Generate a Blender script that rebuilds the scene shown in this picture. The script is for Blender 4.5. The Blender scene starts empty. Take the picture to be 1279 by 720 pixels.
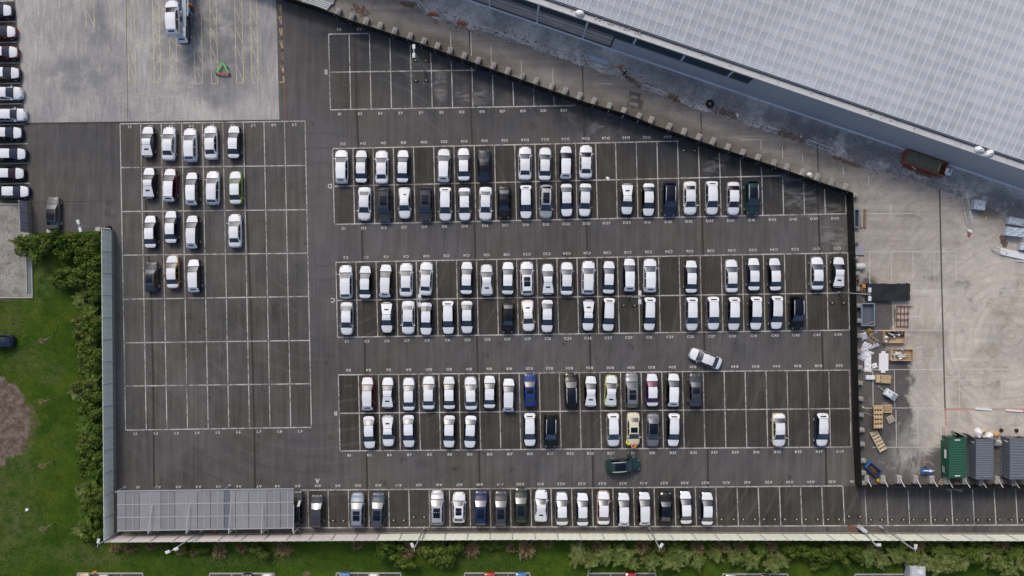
import bpy, math, random
import numpy as np
from mathutils import Vector, Matrix, Euler

random.seed(7)
rng = np.random.default_rng(7)
scene = bpy.context.scene
COL = scene.collection
R = math.radians

# ------------------------------------------------------------------ camera, sky, sun, exposure
H = 107.0            # drone height in metres, looking straight down
S = 9.35             # photo pixels per metre on the ground
PW, PH = 1279.0, 720.0
cam_d = bpy.data.cameras.new('drone_camera')
cam = bpy.data.objects.new('drone_camera', cam_d)
COL.objects.link(cam)
cam.location = (0, 0, H)
cam.rotation_euler = (0, 0, 0)
cam_d.sensor_width = 36.0
cam_d.lens = 36.0 * H / (PW / S)
cam_d.clip_end = 2000
scene.camera = cam

SUN_EL, SUN_AZ = R(47), R(-20)          # azimuth measured from +Y (image up) towards +X
world = bpy.data.worlds.new('World')
scene.world = world
world.use_nodes = True
wn = world.node_tree
wn.nodes.clear()
sky = wn.nodes.new('ShaderNodeTexSky')
sky.sky_type = 'NISHITA'
sky.sun_disc = False
sky.sun_elevation = SUN_EL
sky.sun_rotation = SUN_AZ % (2 * math.pi)
sky.air_density = 1.0
sky.dust_density = 5.0
sky.ozone_density = 1.0
bg = wn.nodes.new('ShaderNodeBackground')
bg.inputs['Strength'].default_value = 0.15
wo = wn.nodes.new('ShaderNodeOutputWorld')
wn.links.new(sky.outputs[0], bg.inputs['Color'])
wn.links.new(bg.outputs[0], wo.inputs['Surface'])

sun_d = bpy.data.lights.new('sun', 'SUN')
sun_d.energy = 1.1
sun_d.angle = R(11)
sun_d.color = (1.0, 0.95, 0.88)
sun = bpy.data.objects.new('sun', sun_d)
COL.objects.link(sun)
sdir = Vector((math.sin(SUN_AZ) * math.cos(SUN_EL), math.cos(SUN_AZ) * math.cos(SUN_EL), math.sin(SUN_EL)))
sun.rotation_euler = (-sdir).to_track_quat('-Z', 'Y').to_euler()
sun.location = sdir * 80

scene.view_settings.view_transform = 'Standard'
scene.view_settings.look = 'None'
scene.view_settings.exposure = -0.07
scene.view_settings.gamma = 1.0
scene.cycles.max_bounces = 5
scene.cycles.transparent_max_bounces = 4

# ------------------------------------------------------------------ placing things
def P(px, py, z=0.0):
    """World point at height z that stands over photo pixel (px, py)."""
    k = (1 - z / H) / S
    return Vector(((px - PW / 2) * k, -(py - PH / 2) * k, z))

# ------------------------------------------------------------------ materials
class NT:
    def __init__(self, name):
        self.m = bpy.data.materials.new(name)
        self.m.use_nodes = True
        self.t = self.m.node_tree
        self.t.nodes.clear()
        self.out = self.t.nodes.new('ShaderNodeOutputMaterial')
        self.b = self.t.nodes.new('ShaderNodeBsdfPrincipled')
        self.t.links.new(self.b.outputs[0], self.out.inputs['Surface'])
        self._tc = None
    def put(self, sock, v):
        if isinstance(v, bpy.types.NodeSocket):
            self.t.links.new(v, sock)
        elif v is not None:
            if sock.type == 'RGBA' and len(v) == 3:
                v = (*v, 1)
            sock.default_value = v
    @property
    def tc(self):
        if self._tc is None:
            self._tc = self.t.nodes.new('ShaderNodeTexCoord').outputs['Object']
        return self._tc
    def mapping(self, loc=(0, 0, 0), rot=(0, 0, 0), scale=(1, 1, 1), kind='POINT', vec=None):
        n = self.t.nodes.new('ShaderNodeMapping')
        n.vector_type = kind
        self.put(n.inputs['Vector'], vec or self.tc)
        n.inputs['Location'].default_value = loc
        n.inputs['Rotation'].default_value = rot
        n.inputs['Scale'].default_value = scale
        return n.outputs[0]
    def noise(self, scale, detail=4, rough=0.6, vec=None, dist=0.0):
        n = self.t.nodes.new('ShaderNodeTexNoise')
        self.put(n.inputs['Vector'], vec or self.tc)
        n.inputs['Scale'].default_value = scale
        n.inputs['Detail'].default_value = detail
        n.inputs['Roughness'].default_value = rough
        n.inputs['Distortion'].default_value = dist
        return n.outputs['Fac']
    def voronoi(self, scale, vec=None, out='Distance', feature='F1'):
        n = self.t.nodes.new('ShaderNodeTexVoronoi')
        n.feature = feature
        self.put(n.inputs['Vector'], vec or self.tc)
        n.inputs['Scale'].default_value = scale
        return n.outputs[out]
    def ramp(self, v, a, b, lo=0.0, hi=1.0, smooth=True):
        n = self.t.nodes.new('ShaderNodeMapRange')
        if smooth:
            n.interpolation_type = 'SMOOTHSTEP'
        self.put(n.inputs['Value'], v)
        for k, x in zip(('From Min', 'From Max', 'To Min', 'To Max'), (a, b, lo, hi)):
            n.inputs[k].default_value = x
        return n.outputs[0]
    def math(self, op, a, b=None):
        n = self.t.nodes.new('ShaderNodeMath')
        n.operation = op
        self.put(n.inputs[0], a)
        if b is not None:
            self.put(n.inputs[1], b)
        return n.outputs[0]
    def mix(self, f, a, b, mode='MIX'):
        n = self.t.nodes.new('ShaderNodeMix')
        n.data_type = 'RGBA'
        n.blend_type = mode
        self.put(n.inputs[0], f)
        self.put(n.inputs[6], a)
        self.put(n.inputs[7], b)
        return n.outputs[2]
    def scalecol(self, col, fac):
        """colour times a scalar socket"""
        n = self.t.nodes.new('ShaderNodeVectorMath')
        n.operation = 'SCALE'
        self.put(n.inputs[0], col if isinstance(col, bpy.types.NodeSocket) else col[:3])
        self.put(n.inputs['Scale'], fac)
        return n.outputs[0]
    def spot(self, px, py, rx, ry, rot=0.0):
        """soft elliptical mask around a photo pixel; radii in metres"""
        c = P(px, py)
        v = self.mapping((c.x, c.y, 0), (0, 0, rot), (rx, ry, 50), 'TEXTURE')
        n = self.t.nodes.new('ShaderNodeTexGradient')
        n.gradient_type = 'SPHERICAL'
        self.put(n.inputs[0], v)
        return self.ramp(n.outputs['Fac'], 0.0, 0.7)
    def bump(self, h, strength=0.3, dist=0.05):
        n = self.t.nodes.new('ShaderNodeBump')
        n.inputs['Strength'].default_value = strength
        n.inputs['Distance'].default_value = dist
        self.put(n.inputs['Height'], h)
        self.t.links.new(n.outputs[0], self.b.inputs['Normal'])
    def rand(self):
        return self.t.nodes.new('ShaderNodeObjectInfo').outputs['Random']
    def done(self, col, rough=0.7, metal=0.0, spec=None, coat=None):
        self.put(self.b.inputs['Base Color'], col)
        self.put(self.b.inputs['Roughness'], rough)
        self.put(self.b.inputs['Metallic'], metal)
        if spec is not None:
            self.b.inputs['Specular IOR Level'].default_value = spec
        if coat is not None:
            self.b.inputs['Coat Weight'].default_value = coat
            self.b.inputs['Coat Roughness'].default_value = 0.05
        return self.m

MC = {}
def M(name, col=None, rough=0.6, metal=0.0, grain=0.12, scale=3.0, spec=None, coat=None, objvar=0.0):
    """plain material: one base colour broken up by two octaves of noise"""
    if name in MC:
        return MC[name]
    n = NT(name)
    f = n.math('ADD', n.math('MULTIPLY', n.noise(scale, 5), 0.6), n.math('MULTIPLY', n.noise(scale * 7, 3), 0.4))
    f = n.ramp(f, 0.3, 0.7, 1 - grain, 1 + grain, False)
    if objvar:
        f = n.math('MULTIPLY', f, n.ramp(n.rand(), 0, 1, 1 - objvar, 1 + objvar, False))
    MC[name] = n.done(n.scalecol(col, f), rough, metal, spec, coat)
    return MC[name]

def paint(name, col, metal=0.0):
    """car paint: clear-coated, with a little dust"""
    if name in MC:
        return MC[name]
    n = NT('paint_' + name)
    d = n.ramp(n.noise(1.7, 5), 0.35, 0.75, 0.0, 0.04)
    c = n.mix(d, col, (0.30, 0.29, 0.27))
    MC[name] = n.done(c, n.ramp(n.noise(5.0, 3), 0.3, 0.7, 0.30, 0.45), metal, 0.3, 0.12)
    return MC[name]

# ------------------------------------------------------------------ mesh building
class MB:
    def __init__(self):
        self.v, self.f, self.mi, self.sm = [], [], [], []
    def add(self, vs, fs, mi=0, smooth=False):
        o = len(self.v)
        self.v += [tuple(p) for p in vs]
        for f in fs:
            self.f.append(tuple(i + o for i in f))
            self.mi.append(mi)
            self.sm.append(smooth)
        return self
    def box(self, cx, cy, z0, z1, sx, sy, rot=0.0, mi=0, bev=0.0):
        c, s = math.cos(rot), math.sin(rot)
        def q(x, y, z):
            return (cx + x * c - y * s, cy + x * s + y * c, z)
        hx, hy = sx / 2, sy / 2
        if bev <= 0:
            vs = [q(x, y, z) for z in (z0, z1) for x, y in ((-hx, -hy), (hx, -hy), (hx, hy), (-hx, hy))]
            fs = [(3, 2, 1, 0), (4, 5, 6, 7), (0, 1, 5, 4), (1, 2, 6, 5), (2, 3, 7, 6), (3, 0, 4, 7)]
        else:
            b = bev
            vs = [q(x, y, z0) for x, y in ((-hx, -hy), (hx, -hy), (hx, hy), (-hx, hy))]
            vs += [q(x, y, z1 - b) for x, y in ((-hx, -hy), (hx, -hy), (hx, hy), (-hx, hy))]
            vs += [q(x, y, z1) for x, y in ((-hx + b, -hy + b), (hx - b, -hy + b), (hx - b, hy - b), (-hx + b, hy - b))]
            fs = [(3, 2, 1, 0), (8, 9, 10, 11)]
            for k in (0, 4):
                for i in range(4):
                    j = (i + 1) % 4
                    fs.append((k + i, k + j, k + 4 + j, k + 4 + i))
        return self.add(vs, fs, mi)
    def bar(self, a, b, w, h=None, mi=0, up=(0, 0, 1)):
        """square bar from a to b"""
        a, b = Vector(a), Vector(b)
        h = h or w
        d = (b - a).normalized()
        u = Vector(up)
        if abs(d.dot(u)) > 0.95:
            u = Vector((0, 1, 0))
        x = d.cross(u).normalized() * (w / 2)
        y = x.cross(d).normalized() * (h / 2)
        vs = [p + sx * x + sy * y for p in (a, b) for sx, sy in ((-1, -1), (1, -1), (1, 1), (-1, 1))]
        return self.add(vs, [(3, 2, 1, 0), (4, 5, 6, 7), (0, 1, 5, 4), (1, 2, 6, 5), (2, 3, 7, 6), (3, 0, 4, 7)], mi)
    def tube(self, pts, r, n=8, mi=0, cap=True):
        """round tube through points; r may be one radius or one per point"""
        pts = [Vector(p) for p in pts]
        rs = r if isinstance(r, (list, tuple)) else [r] * len(pts)
        vs = []
        for i, p in enumerate(pts):
            d = (pts[min(i + 1, len(pts) - 1)] - pts[max(i - 1, 0)]).normalized()
            u = Vector((0, 0, 1)) if abs(d.z) < 0.9 else Vector((0, 1, 0))
            x = d.cross(u).normalized()
            y = x.cross(d)
            for k in range(n):
                a = 2 * math.pi * k / n
                vs.append(p + (x * math.cos(a) + y * math.sin(a)) * rs[i])
        fs = []
        for i in range(len(pts) - 1):
            for k in range(n):
                k2 = (k + 1) % n
                fs.append((i * n + k, i * n + k2, (i + 1) * n + k2, (i + 1) * n + k))
        self.add(vs, fs, mi, True)
        if cap:
            o = len(self.v) - len(vs)
            self.f.append(tuple(o + k for k in range(n - 1, -1, -1)))
            self.f.append(tuple(o + (len(pts) - 1) * n + k for k in range(n)))
            self.mi += [mi, mi]
            self.sm += [False, False]
        return self
    def lathe(self, prof, c=(0, 0, 0), n=14, mi=0, axis='z'):
        vs, fs = [], []
        for r, z in prof:
            for k in range(n):
                a = 2 * math.pi * k / n
                x, y = r * math.cos(a), r * math.sin(a)
                p = (x, y, z) if axis == 'z' else (z, x, y) if axis == 'x' else (x, z, y)
                vs.append((c[0] + p[0], c[1] + p[1], c[2] + p[2]))
        for i in range(len(prof) - 1):
            for k in range(n):
                k2 = (k + 1) % n
                q = (i * n + k, i * n + k2, (i + 1) * n + k2, (i + 1) * n + k)
                fs.append(q if axis != 'y' else q[::-1])
        return self.add(vs, fs, mi, True)
    def grid(self, fn, nu, nv, mi=0, smooth=True, flip=False):
        vs = [fn(i / nu, j / nv) for j in range(nv + 1) for i in range(nu + 1)]
        fs = []
        for j in range(nv):
            for i in range(nu):
                a = j * (nu + 1) + i
                q = (a, a + 1, a + nu + 2, a + nu + 1)
                fs.append(q[::-1] if flip else q)
        return self.add(vs, fs, mi, smooth)
    def prism(self, pts, z0, z1, mi=0):
        n = len(pts)
        vs = [(x, y, z0) for x, y in pts] + [(x, y, z1) for x, y in pts]
        fs = [tuple(range(n - 1, -1, -1)), tuple(range(n, 2 * n))]
        for i in range(n):
            j = (i + 1) % n
            fs.append((i, j, n + j, n + i))
        return self.add(vs, fs, mi)
    def mesh(self, name, mats):
        me = bpy.data.meshes.new(name)
        me.from_pydata(self.v, [], self.f)
        for m in (mats if isinstance(mats, (list, tuple)) else [mats]):
            me.materials.append(m)
        me.polygons.foreach_set('material_index', self.mi)
        me.polygons.foreach_set('use_smooth', self.sm)
        me.update()
        return me
    def build(self, name, mats, parent=None, loc=None):
        return link(name, self.mesh(name, mats), parent, loc)

def link(name, me, parent=None, loc=None, rz=None):
    o = bpy.data.objects.new(name, me)
    COL.objects.link(o)
    if parent is not None:
        o.parent = parent
    if loc is not None:
        o.location = loc
    if rz is not None:
        o.rotation_euler = (0, 0, rz)
    return o

def tag(o, label, cat, group=None):
    o['label'] = label
    o['category'] = cat
    if group:
        o['group'] = group
    return o

def thing(name, label, cat, loc=(0, 0, 0), rz=0.0, group=None):
    o = bpy.data.objects.new(name, None)
    COL.objects.link(o)
    o.location = loc
    o.rotation_euler = (0, 0, rz)
    o.empty_display_size = 0.3
    return tag(o, label, cat, group)

def struct(o, kind='structure'):
    o['kind'] = kind
    return o

def copy_tree(o, parent=None):
    c = o.copy()
    COL.objects.link(c)
    c.parent = parent
    for ch in list(o.children):
        copy_tree(ch, c)
    return c

ORD = ('zeroth first second third fourth fifth sixth seventh eighth ninth tenth eleventh twelfth thirteenth '
       'fourteenth fifteenth sixteenth seventeenth eighteenth nineteenth twentieth').split()
TENS = {20: 'twenty', 30: 'thirty', 40: 'forty', 50: 'fifty'}
def ordinal(i):
    if i <= 20:
        return ORD[i]
    t, u = i // 10 * 10, i % 10
    return TENS[t] + '-' + ORD[u] if u else TENS[t][:-1] + 'ieth'
def place(i, n, a='left', b='right'):
    """ordinal from whichever end is nearer"""
    if n == 1:
        return ''
    if i == 0:
        return a + 'most'
    if i == n - 1:
        return b + 'most'
    return '%s from the %s' % (ordinal(i + 1), a) if i < n / 2 else '%s from the %s' % (ordinal(n - i), b)

def lerp(a, b, t):
    return a + (b - a) * t
# ------------------------------------------------------------------ ground materials
def tarmac_material(name='tarmac', gain=1.0, warm=0.0):
    n = NT(name)
    big = n.noise(0.05, 5, 0.6, dist=0.6)
    mid = n.noise(0.35, 6, 0.65)
    streak = n.noise(1.0, 4, 0.6, vec=n.mapping(scale=(1.9, 0.10, 1)))
    fine = n.noise(6.0, 4, 0.75)
    f = n.math('ADD', n.math('MULTIPLY', big, 0.30), n.math('MULTIPLY', mid, 0.25))
    f = n.math('ADD', f, n.math('MULTIPLY', streak, 0.27))
    f = n.math('ADD', f, n.math('MULTIPLY', fine, 0.18))
    f = n.ramp(f, 0.37, 0.63, (0.52 - warm) * gain, (1.46 + warm) * gain, False)
    patch = n.voronoi(0.085, vec=n.mapping(scale=(1.6, 0.55, 1)), out='Color')
    sepc = n.t.nodes.new('ShaderNodeSeparateColor')
    n.put(sepc.inputs[0], patch)
    f = n.math('MULTIPLY', f, n.ramp(sepc.outputs[0], 0, 1, 0.94, 1.06, False))
    tint = n.mix(n.ramp(n.noise(0.09, 4), 0.4, 0.62), (0.093, 0.088 - 0.02 * warm, 0.084 - 0.05 * warm), (0.087, 0.086, 0.088 - 0.06 * warm))
    c = n.scalecol(tint, f)
    # shadow of the diagonal hoarding, painted into the tarmac colour
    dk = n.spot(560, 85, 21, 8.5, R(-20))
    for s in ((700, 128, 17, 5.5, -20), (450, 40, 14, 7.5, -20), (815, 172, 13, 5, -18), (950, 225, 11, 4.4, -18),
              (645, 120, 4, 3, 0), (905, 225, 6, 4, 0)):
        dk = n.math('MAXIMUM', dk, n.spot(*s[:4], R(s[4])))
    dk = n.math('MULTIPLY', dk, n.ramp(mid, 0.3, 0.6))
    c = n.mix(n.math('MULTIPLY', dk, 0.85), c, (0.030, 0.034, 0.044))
    rd = n.spot(1200, 636, 20, 4.2)  # darker along the right-hand bottom bays
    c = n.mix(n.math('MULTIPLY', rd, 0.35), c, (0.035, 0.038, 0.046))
    # pale dust swept across the corner bays
    wavy = n.noise(0.5, 5, 0.7, vec=n.mapping(rot=(0, 0, R(35)), scale=(0.6, 2.0, 1)), dist=1.2)
    du = n.spot(1000, 245, 5.0, 3.2, R(-40))
    for s in ((755, 152, 4.5, 0.9, 32), (590, 118, 3.2, 2.0, 0), (895, 205, 3.0, 1.2, 30), (1040, 300, 3, 4, 0), (550, 105, 1.2, 4, 0),
              (985, 232, 0.8, 3.5, 12), (1030, 262, 3.5, 1.0, 8)):
        du = n.math('MAXIMUM', du, n.spot(*s[:4], R(s[4])))
    du = n.math('MULTIPLY', du, n.ramp(wavy, 0.42, 0.66))
    c = n.mix(n.math('MULTIPLY', du, 0.62), c, (0.24, 0.235, 0.235))
    # brown wear between the left bays and the main rows, lighter lane
    br = n.math('MULTIPLY', n.spot(400, 350, 3.5, 32), n.ramp(big, 0.3, 0.7))
    c = n.mix(n.math('MULTIPLY', br, 0.35), c, (0.125, 0.122, 0.125))
    arc = n.t.nodes.new('ShaderNodeTexWave')
    arc.wave_type, arc.rings_direction = 'RINGS', 'Z'
    a0 = P(405, 300)
    n.put(arc.inputs['Vector'], n.mapping((-a0.x, -a0.y, 0)))
    arc.inputs['Scale'].default_value = 0.16
    arc.inputs['Distortion'].default_value = 9.0
    arc.inputs['Detail'].default_value = 3
    arc.inputs['Detail Scale'].default_value = 0.12
    am = n.math('MULTIPLY', n.ramp(arc.outputs['Fac'], 0.86, 0.99), n.ramp(n.noise(0.12, 4), 0.46, 0.6))
    c = n.mix(n.math('MULTIPLY', am, 0.20), c, (0.14, 0.137, 0.135))
    am2 = n.math('MULTIPLY', n.ramp(arc.outputs['Fac'], 0.02, 0.12, 1, 0), n.ramp(n.noise(0.10, 4), 0.5, 0.62))
    c = n.mix(n.math('MULTIPLY', am2, 0.28), c, (0.045, 0.043, 0.043))
    # oil spots
    oil = n.ramp(n.voronoi(0.27), 0.06, 0.20, 1.0, 0.0)
    oil = n.math('MULTIPLY', oil, n.ramp(n.noise(1.8, 4), 0.42, 0.60))
    c = n.mix(n.math('MULTIPLY', oil, 0.6), c, (0.03, 0.028, 0.027))
    n.bump(fine, 0.25, 0.02)
    return n.done(c, n.ramp(mid, 0.3, 0.7, 0.78, 0.95), spec=0.25)

def pad_material():
    n = NT('concrete_pad')
    brush = n.noise(1.0, 5, 0.65, vec=n.mapping(scale=(2.6, 0.35, 1)))
    big = n.noise(0.10, 5, 0.6, dist=0.5)
    fine = n.noise(5.0, 4, 0.7)
    blot = n.voronoi(0.5)
    f = n.math('ADD', n.math('MULTIPLY', brush, 0.35), n.math('MULTIPLY', big, 0.35))
    f = n.math('ADD', f, n.math('MULTIPLY', fine, 0.3))
    f = n.ramp(f, 0.38, 0.62, 0.60, 1.34, False)
    c = n.scalecol(n.mix(n.ramp(big, 0.35, 0.65), (0.315, 0.315, 0.315), (0.37, 0.365, 0.35)), f)
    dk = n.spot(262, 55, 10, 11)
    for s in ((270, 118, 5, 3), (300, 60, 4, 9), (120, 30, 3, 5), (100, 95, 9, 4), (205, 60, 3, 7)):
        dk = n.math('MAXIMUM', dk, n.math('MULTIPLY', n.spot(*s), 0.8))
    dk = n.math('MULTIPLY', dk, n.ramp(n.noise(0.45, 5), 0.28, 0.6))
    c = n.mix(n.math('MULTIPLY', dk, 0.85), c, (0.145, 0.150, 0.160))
    sw = n.math('MULTIPLY', n.ramp(n.noise(1.0, 5, 0.7, vec=n.mapping(rot=(0, 0, R(-30)), scale=(0.4, 1.6, 1)), dist=1.0), 0.5, 0.62), n.spot(200, 128, 9, 3.2))
    c = n.mix(n.math('MULTIPLY', sw, 0.6), c, (0.42, 0.40, 0.385))
    n.bump(fine, 0.2, 0.02)
    return n.done(c, 0.85, spec=0.25)

def yard_material():
    n = NT('yard_concrete')
    big = n.noise(0.07, 5, 0.6, dist=0.8)
    mid = n.noise(0.5, 6, 0.7)
    fine = n.noise(5.0, 4, 0.75)
    f = n.math('ADD', n.math('MULTIPLY', big, 0.4), n.math('MULTIPLY', mid, 0.3))
    f = n.math('ADD', f, n.math('MULTIPLY', fine, 0.3))
    f = n.ramp(f, 0.38, 0.62, 0.66, 1.32, False)
    # track colour in the upper left, pale concrete in the open yard
    sep = n.t.nodes.new('ShaderNodeSeparateXYZ')
    n.put(sep.inputs[0], n.tc)
    g = n.math('ADD', sep.outputs[0], n.math('MULTIPLY', n.ramp(mid, 0, 1, -6, 6, False), 1.0))
    g = n.math('SUBTRACT', g, n.math('MULTIPLY', sep.outputs[1], 0.75))
    g = n.ramp(g, 20, 74)
    c = n.mix(g, (0.245, 0.228, 0.210), (0.475, 0.440, 0.392))
    dirt = n.math('MULTIPLY', n.ramp(n.noise(0.16, 6, 0.72, dist=1.2), 0.46, 0.66), g)
    c = n.mix(n.math('MULTIPLY', dirt, 0.55), c, (0.315, 0.275, 0.225))
    # curved wheel marks
    w = n.t.nodes.new('ShaderNodeTexWave')
    w.wave_type = 'RINGS'
    w.rings_direction = 'Z'
    c0 = P(1262, 420)
    n.put(w.inputs['Vector'], n.mapping((-c0.x, -c0.y, 0)))
    w.inputs['Scale'].default_value = 0.28
    w.inputs['Distortion'].default_value = 8.0
    w.inputs['Detail'].default_value = 4
    w.inputs['Detail Scale'].default_value = 0.35
    rings = n.math('MULTIPLY', n.ramp(w.outputs['Fac'], 0.62, 0.95), n.ramp(mid, 0.42, 0.62))
    c = n.mix(n.math('MULTIPLY', rings, 0.45), c, (0.27, 0.245, 0.215))
    w2 = n.noise(1.0, 5, 0.65, vec=n.mapping(rot=(0, 0, R(62)), scale=(0.05, 0.8, 1)), dist=0.6)
    c = n.mix(n.math('MULTIPLY', n.math('MULTIPLY', n.ramp(w2, 0.54, 0.70), n.spot(1130, 330, 14, 22)), 0.65), c, (0.27, 0.25, 0.225))
    w3 = n.noise(1.0, 5, 0.65, vec=n.mapping(rot=(0, 0, R(-35)), scale=(0.06, 0.8, 1)), dist=0.8)
    c = n.mix(n.math('MULTIPLY', n.math('MULTIPLY', n.ramp(w3, 0.54, 0.68), n.spot(1180, 430, 16, 16)), 0.6), c, (0.58, 0.55, 0.50))
    # wheel tracks along the hoarding road
    tr = n.noise(1.0, 4, 0.6, vec=n.mapping(rot=(0, 0, R(19.5)), scale=(0.03, 0.9, 1)))
    trm = n.ramp(tr, 0.35, 0.68, 0.80, 1.14, False)
    trm = n.math('ADD', n.math('MULTIPLY', trm, n.math('SUBTRACT', 1.0, g)), g)
    c = n.scalecol(c, trm)
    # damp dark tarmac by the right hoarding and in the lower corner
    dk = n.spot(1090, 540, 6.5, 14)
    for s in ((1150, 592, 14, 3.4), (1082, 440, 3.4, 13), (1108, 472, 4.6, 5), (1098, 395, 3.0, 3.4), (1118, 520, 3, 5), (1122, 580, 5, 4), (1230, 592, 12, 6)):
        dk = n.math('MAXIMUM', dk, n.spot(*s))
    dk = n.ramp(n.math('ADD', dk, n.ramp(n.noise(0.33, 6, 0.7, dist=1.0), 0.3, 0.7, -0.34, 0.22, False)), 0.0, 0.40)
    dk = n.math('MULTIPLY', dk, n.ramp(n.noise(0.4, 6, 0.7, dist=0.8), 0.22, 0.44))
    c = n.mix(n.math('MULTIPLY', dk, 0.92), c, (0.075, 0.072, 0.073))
    lt = n.math('MULTIPLY', n.spot(1142, 552, 3.6, 6.0, R(-28)), n.ramp(n.noise(0.6, 6, 0.7, vec=n.mapping(rot=(0, 0, R(-25)), scale=(2, 0.5, 1)), dist=1.0), 0.34, 0.6))
    c = n.mix(n.math('MULTIPLY', lt, 0.75), c, (0.36, 0.345, 0.33))
    dp = n.math('MULTIPLY', n.spot(792, 126, 1.6, 1.5), 0.7)
    dp = n.math('MAXIMUM', dp, n.math('MULTIPLY', n.spot(1236, 262, 3.0, 2.0), 0.8))  # shadow of the wrapped pack, painted into the yard colour
    c = n.mix(dp, c, (0.11, 0.10, 0.095))
    ed = n.spot(560, 60, 16, 1.8, R(-19.5))
    ed = n.math('MAXIMUM', ed, n.spot(860, 166, 22, 1.8, R(-19.5)))
    c = n.mix(n.math('MULTIPLY', ed, 0.7), c, (0.105, 0.092, 0.075))
    c = n.scalecol(c, f)
    n.bump(fine, 0.25, 0.03)
    return n.done(c, 0.9, spec=0.2)

def gravel_material():
    n = NT('gravel')
    big = n.noise(0.14, 6, 0.65, dist=0.8)
    mid = n.noise(0.8, 6, 0.75)
    fine = n.voronoi(7.0)
    f = n.math('ADD', n.math('MULTIPLY', mid, 0.6), n.math('MULTIPLY', fine, 0.4))
    f = n.ramp(f, 0.25, 0.62, 0.62, 1.35, False)
    c = n.mix(n.ramp(big, 0.40, 0.60), (0.33, 0.328, 0.325), (0.52, 0.51, 0.50))
    dk = n.spot(1090, 200, 26, 4.6, R(-20))
    dk = n.math('MAXIMUM', dk, n.math('MULTIPLY', n.spot(880, 118, 16, 3, R(-20)), 0.55))
    dk = n.math('MAXIMUM', dk, n.spot(1255, 262, 14, 3.5, R(-20)))
    dk = n.math('MULTIPLY', dk, n.ramp(n.noise(0.35, 6, 0.7), 0.3, 0.55))
    c = n.mix(n.math('MULTIPLY', dk, 0.80), c, (0.110, 0.118, 0.124))
    rusty = n.math('MULTIPLY', n.ramp(n.noise(0.25, 5), 0.56, 0.68), 0.35)
    c = n.mix(rusty, c, (0.26, 0.21, 0.18))
    n.bump(n.math('ADD', mid, fine), 0.8, 0.12)
    return n.done(n.scalecol(c, f), 0.9, spec=0.2)

def grass_material():
    n = NT('grass_ground')
    big = n.noise(0.10, 5, 0.6)
    mid = n.noise(0.9, 6, 0.7)
    fine = n.noise(5.5, 5, 0.8)
    f = n.math('ADD', n.math('MULTIPLY', mid, 0.45), n.math('MULTIPLY', fine, 0.55))
    f = n.ramp(f, 0.38, 0.64, 0.40, 1.8, False)
    c = n.mix(n.ramp(big, 0.4, 0.62), (0.030, 0.070, 0.007), (0.062, 0.102, 0.011))
    pale = n.spot(10, 640, 6, 8)
    pale = n.math('MAXIMUM', pale, n.math('MULTIPLY', n.spot(55, 340, 2.5, 5), 0.8))
    for s in ((110, 690, 8, 2.2), (20, 385, 5, 2), (30, 450, 4, 3), (60, 560, 5, 6)):
        pale = n.math('MAXIMUM', pale, n.math('MULTIPLY', n.spot(*s), 0.7))
    pale = n.math('MULTIPLY', pale, n.ramp(mid, 0.35, 0.62))
    c = n.mix(n.math('MULTIPLY', pale, 0.6), c, (0.085, 0.100, 0.035))
    br = n.spot(4, 400, 3.4, 5.0)
    for s in ((50, 428, 1.6, 0.9), (50, 503, 1.7, 0.8), (46, 585, 2.0, 0.9), (50, 662, 1.6, 1.0), (120, 700, 4, 1.0), (24, 658, 2, 1), (3, 590, 2.4, 2.6)):
        br = n.math('MAXIMUM', br, n.math('MULTIPLY', n.spot(*s), 0.8))
    br = n.math('MULTIPLY', br, n.ramp(n.noise(1.2, 5, 0.7), 0.32, 0.58))
    c = n.mix(n.math('MULTIPLY', br, 0.85), c, (0.13, 0.105, 0.07))
    n.bump(fine, 0.9, 0.15)
    return n.done(n.scalecol(c, f), 0.9, spec=0.15)

def bark_material():
    n = NT('bark_mulch')
    a = n.noise(1.1, 6, 0.7)
    b = n.noise(7.0, 4, 0.8)
    f = n.ramp(n.math('ADD', n.math('MULTIPLY', a, 0.4), n.math('MULTIPLY', b, 0.6)), 0.35, 0.66, 0.4, 1.7, False)
    c = n.mix(n.ramp(a, 0.4, 0.62), (0.115, 0.09, 0.073), (0.16, 0.13, 0.105))
    n.bump(b, 1.0, 0.1)
    return n.done(n.scalecol(c, f), 0.95, spec=0.1)

def roofgravel_material():
    n = NT('pale_gravel')
    a = n.noise(0.5, 6, 0.7)
    b = n.noise(9.0, 3, 0.8)
    c = n.mix(n.ramp(a, 0.38, 0.6), (0.20, 0.195, 0.185), (0.31, 0.30, 0.28))
    moss = n.math('MULTIPLY', n.ramp(n.noise(2.6, 6, 0.8), 0.5, 0.62), n.ramp(n.noise(0.22, 4), 0.40, 0.6))
    c = n.mix(n.math('MULTIPLY', moss, 0.8), c, (0.10, 0.095, 0.045))
    n.bump(b, 0.6, 0.05)
    return n.done(n.scalecol(c, n.ramp(b, 0.3, 0.7, 0.7, 1.3, False)), 0.95, spec=0.15)

def marking_material(name, col, wear=0.5, under=(0.095, 0.09, 0.087)):
    n = NT(name)
    f = n.math('ADD', n.math('MULTIPLY', n.noise(1.6, 6, 0.75), 0.6), n.math('MULTIPLY', n.noise(0.22, 4, 0.6), 0.4))
    f = n.ramp(f, 0.5 - wear * 0.16, 0.62, 1.0, 0.12)
    return n.done(n.mix(f, under, col), 0.8, spec=0.2)

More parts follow.
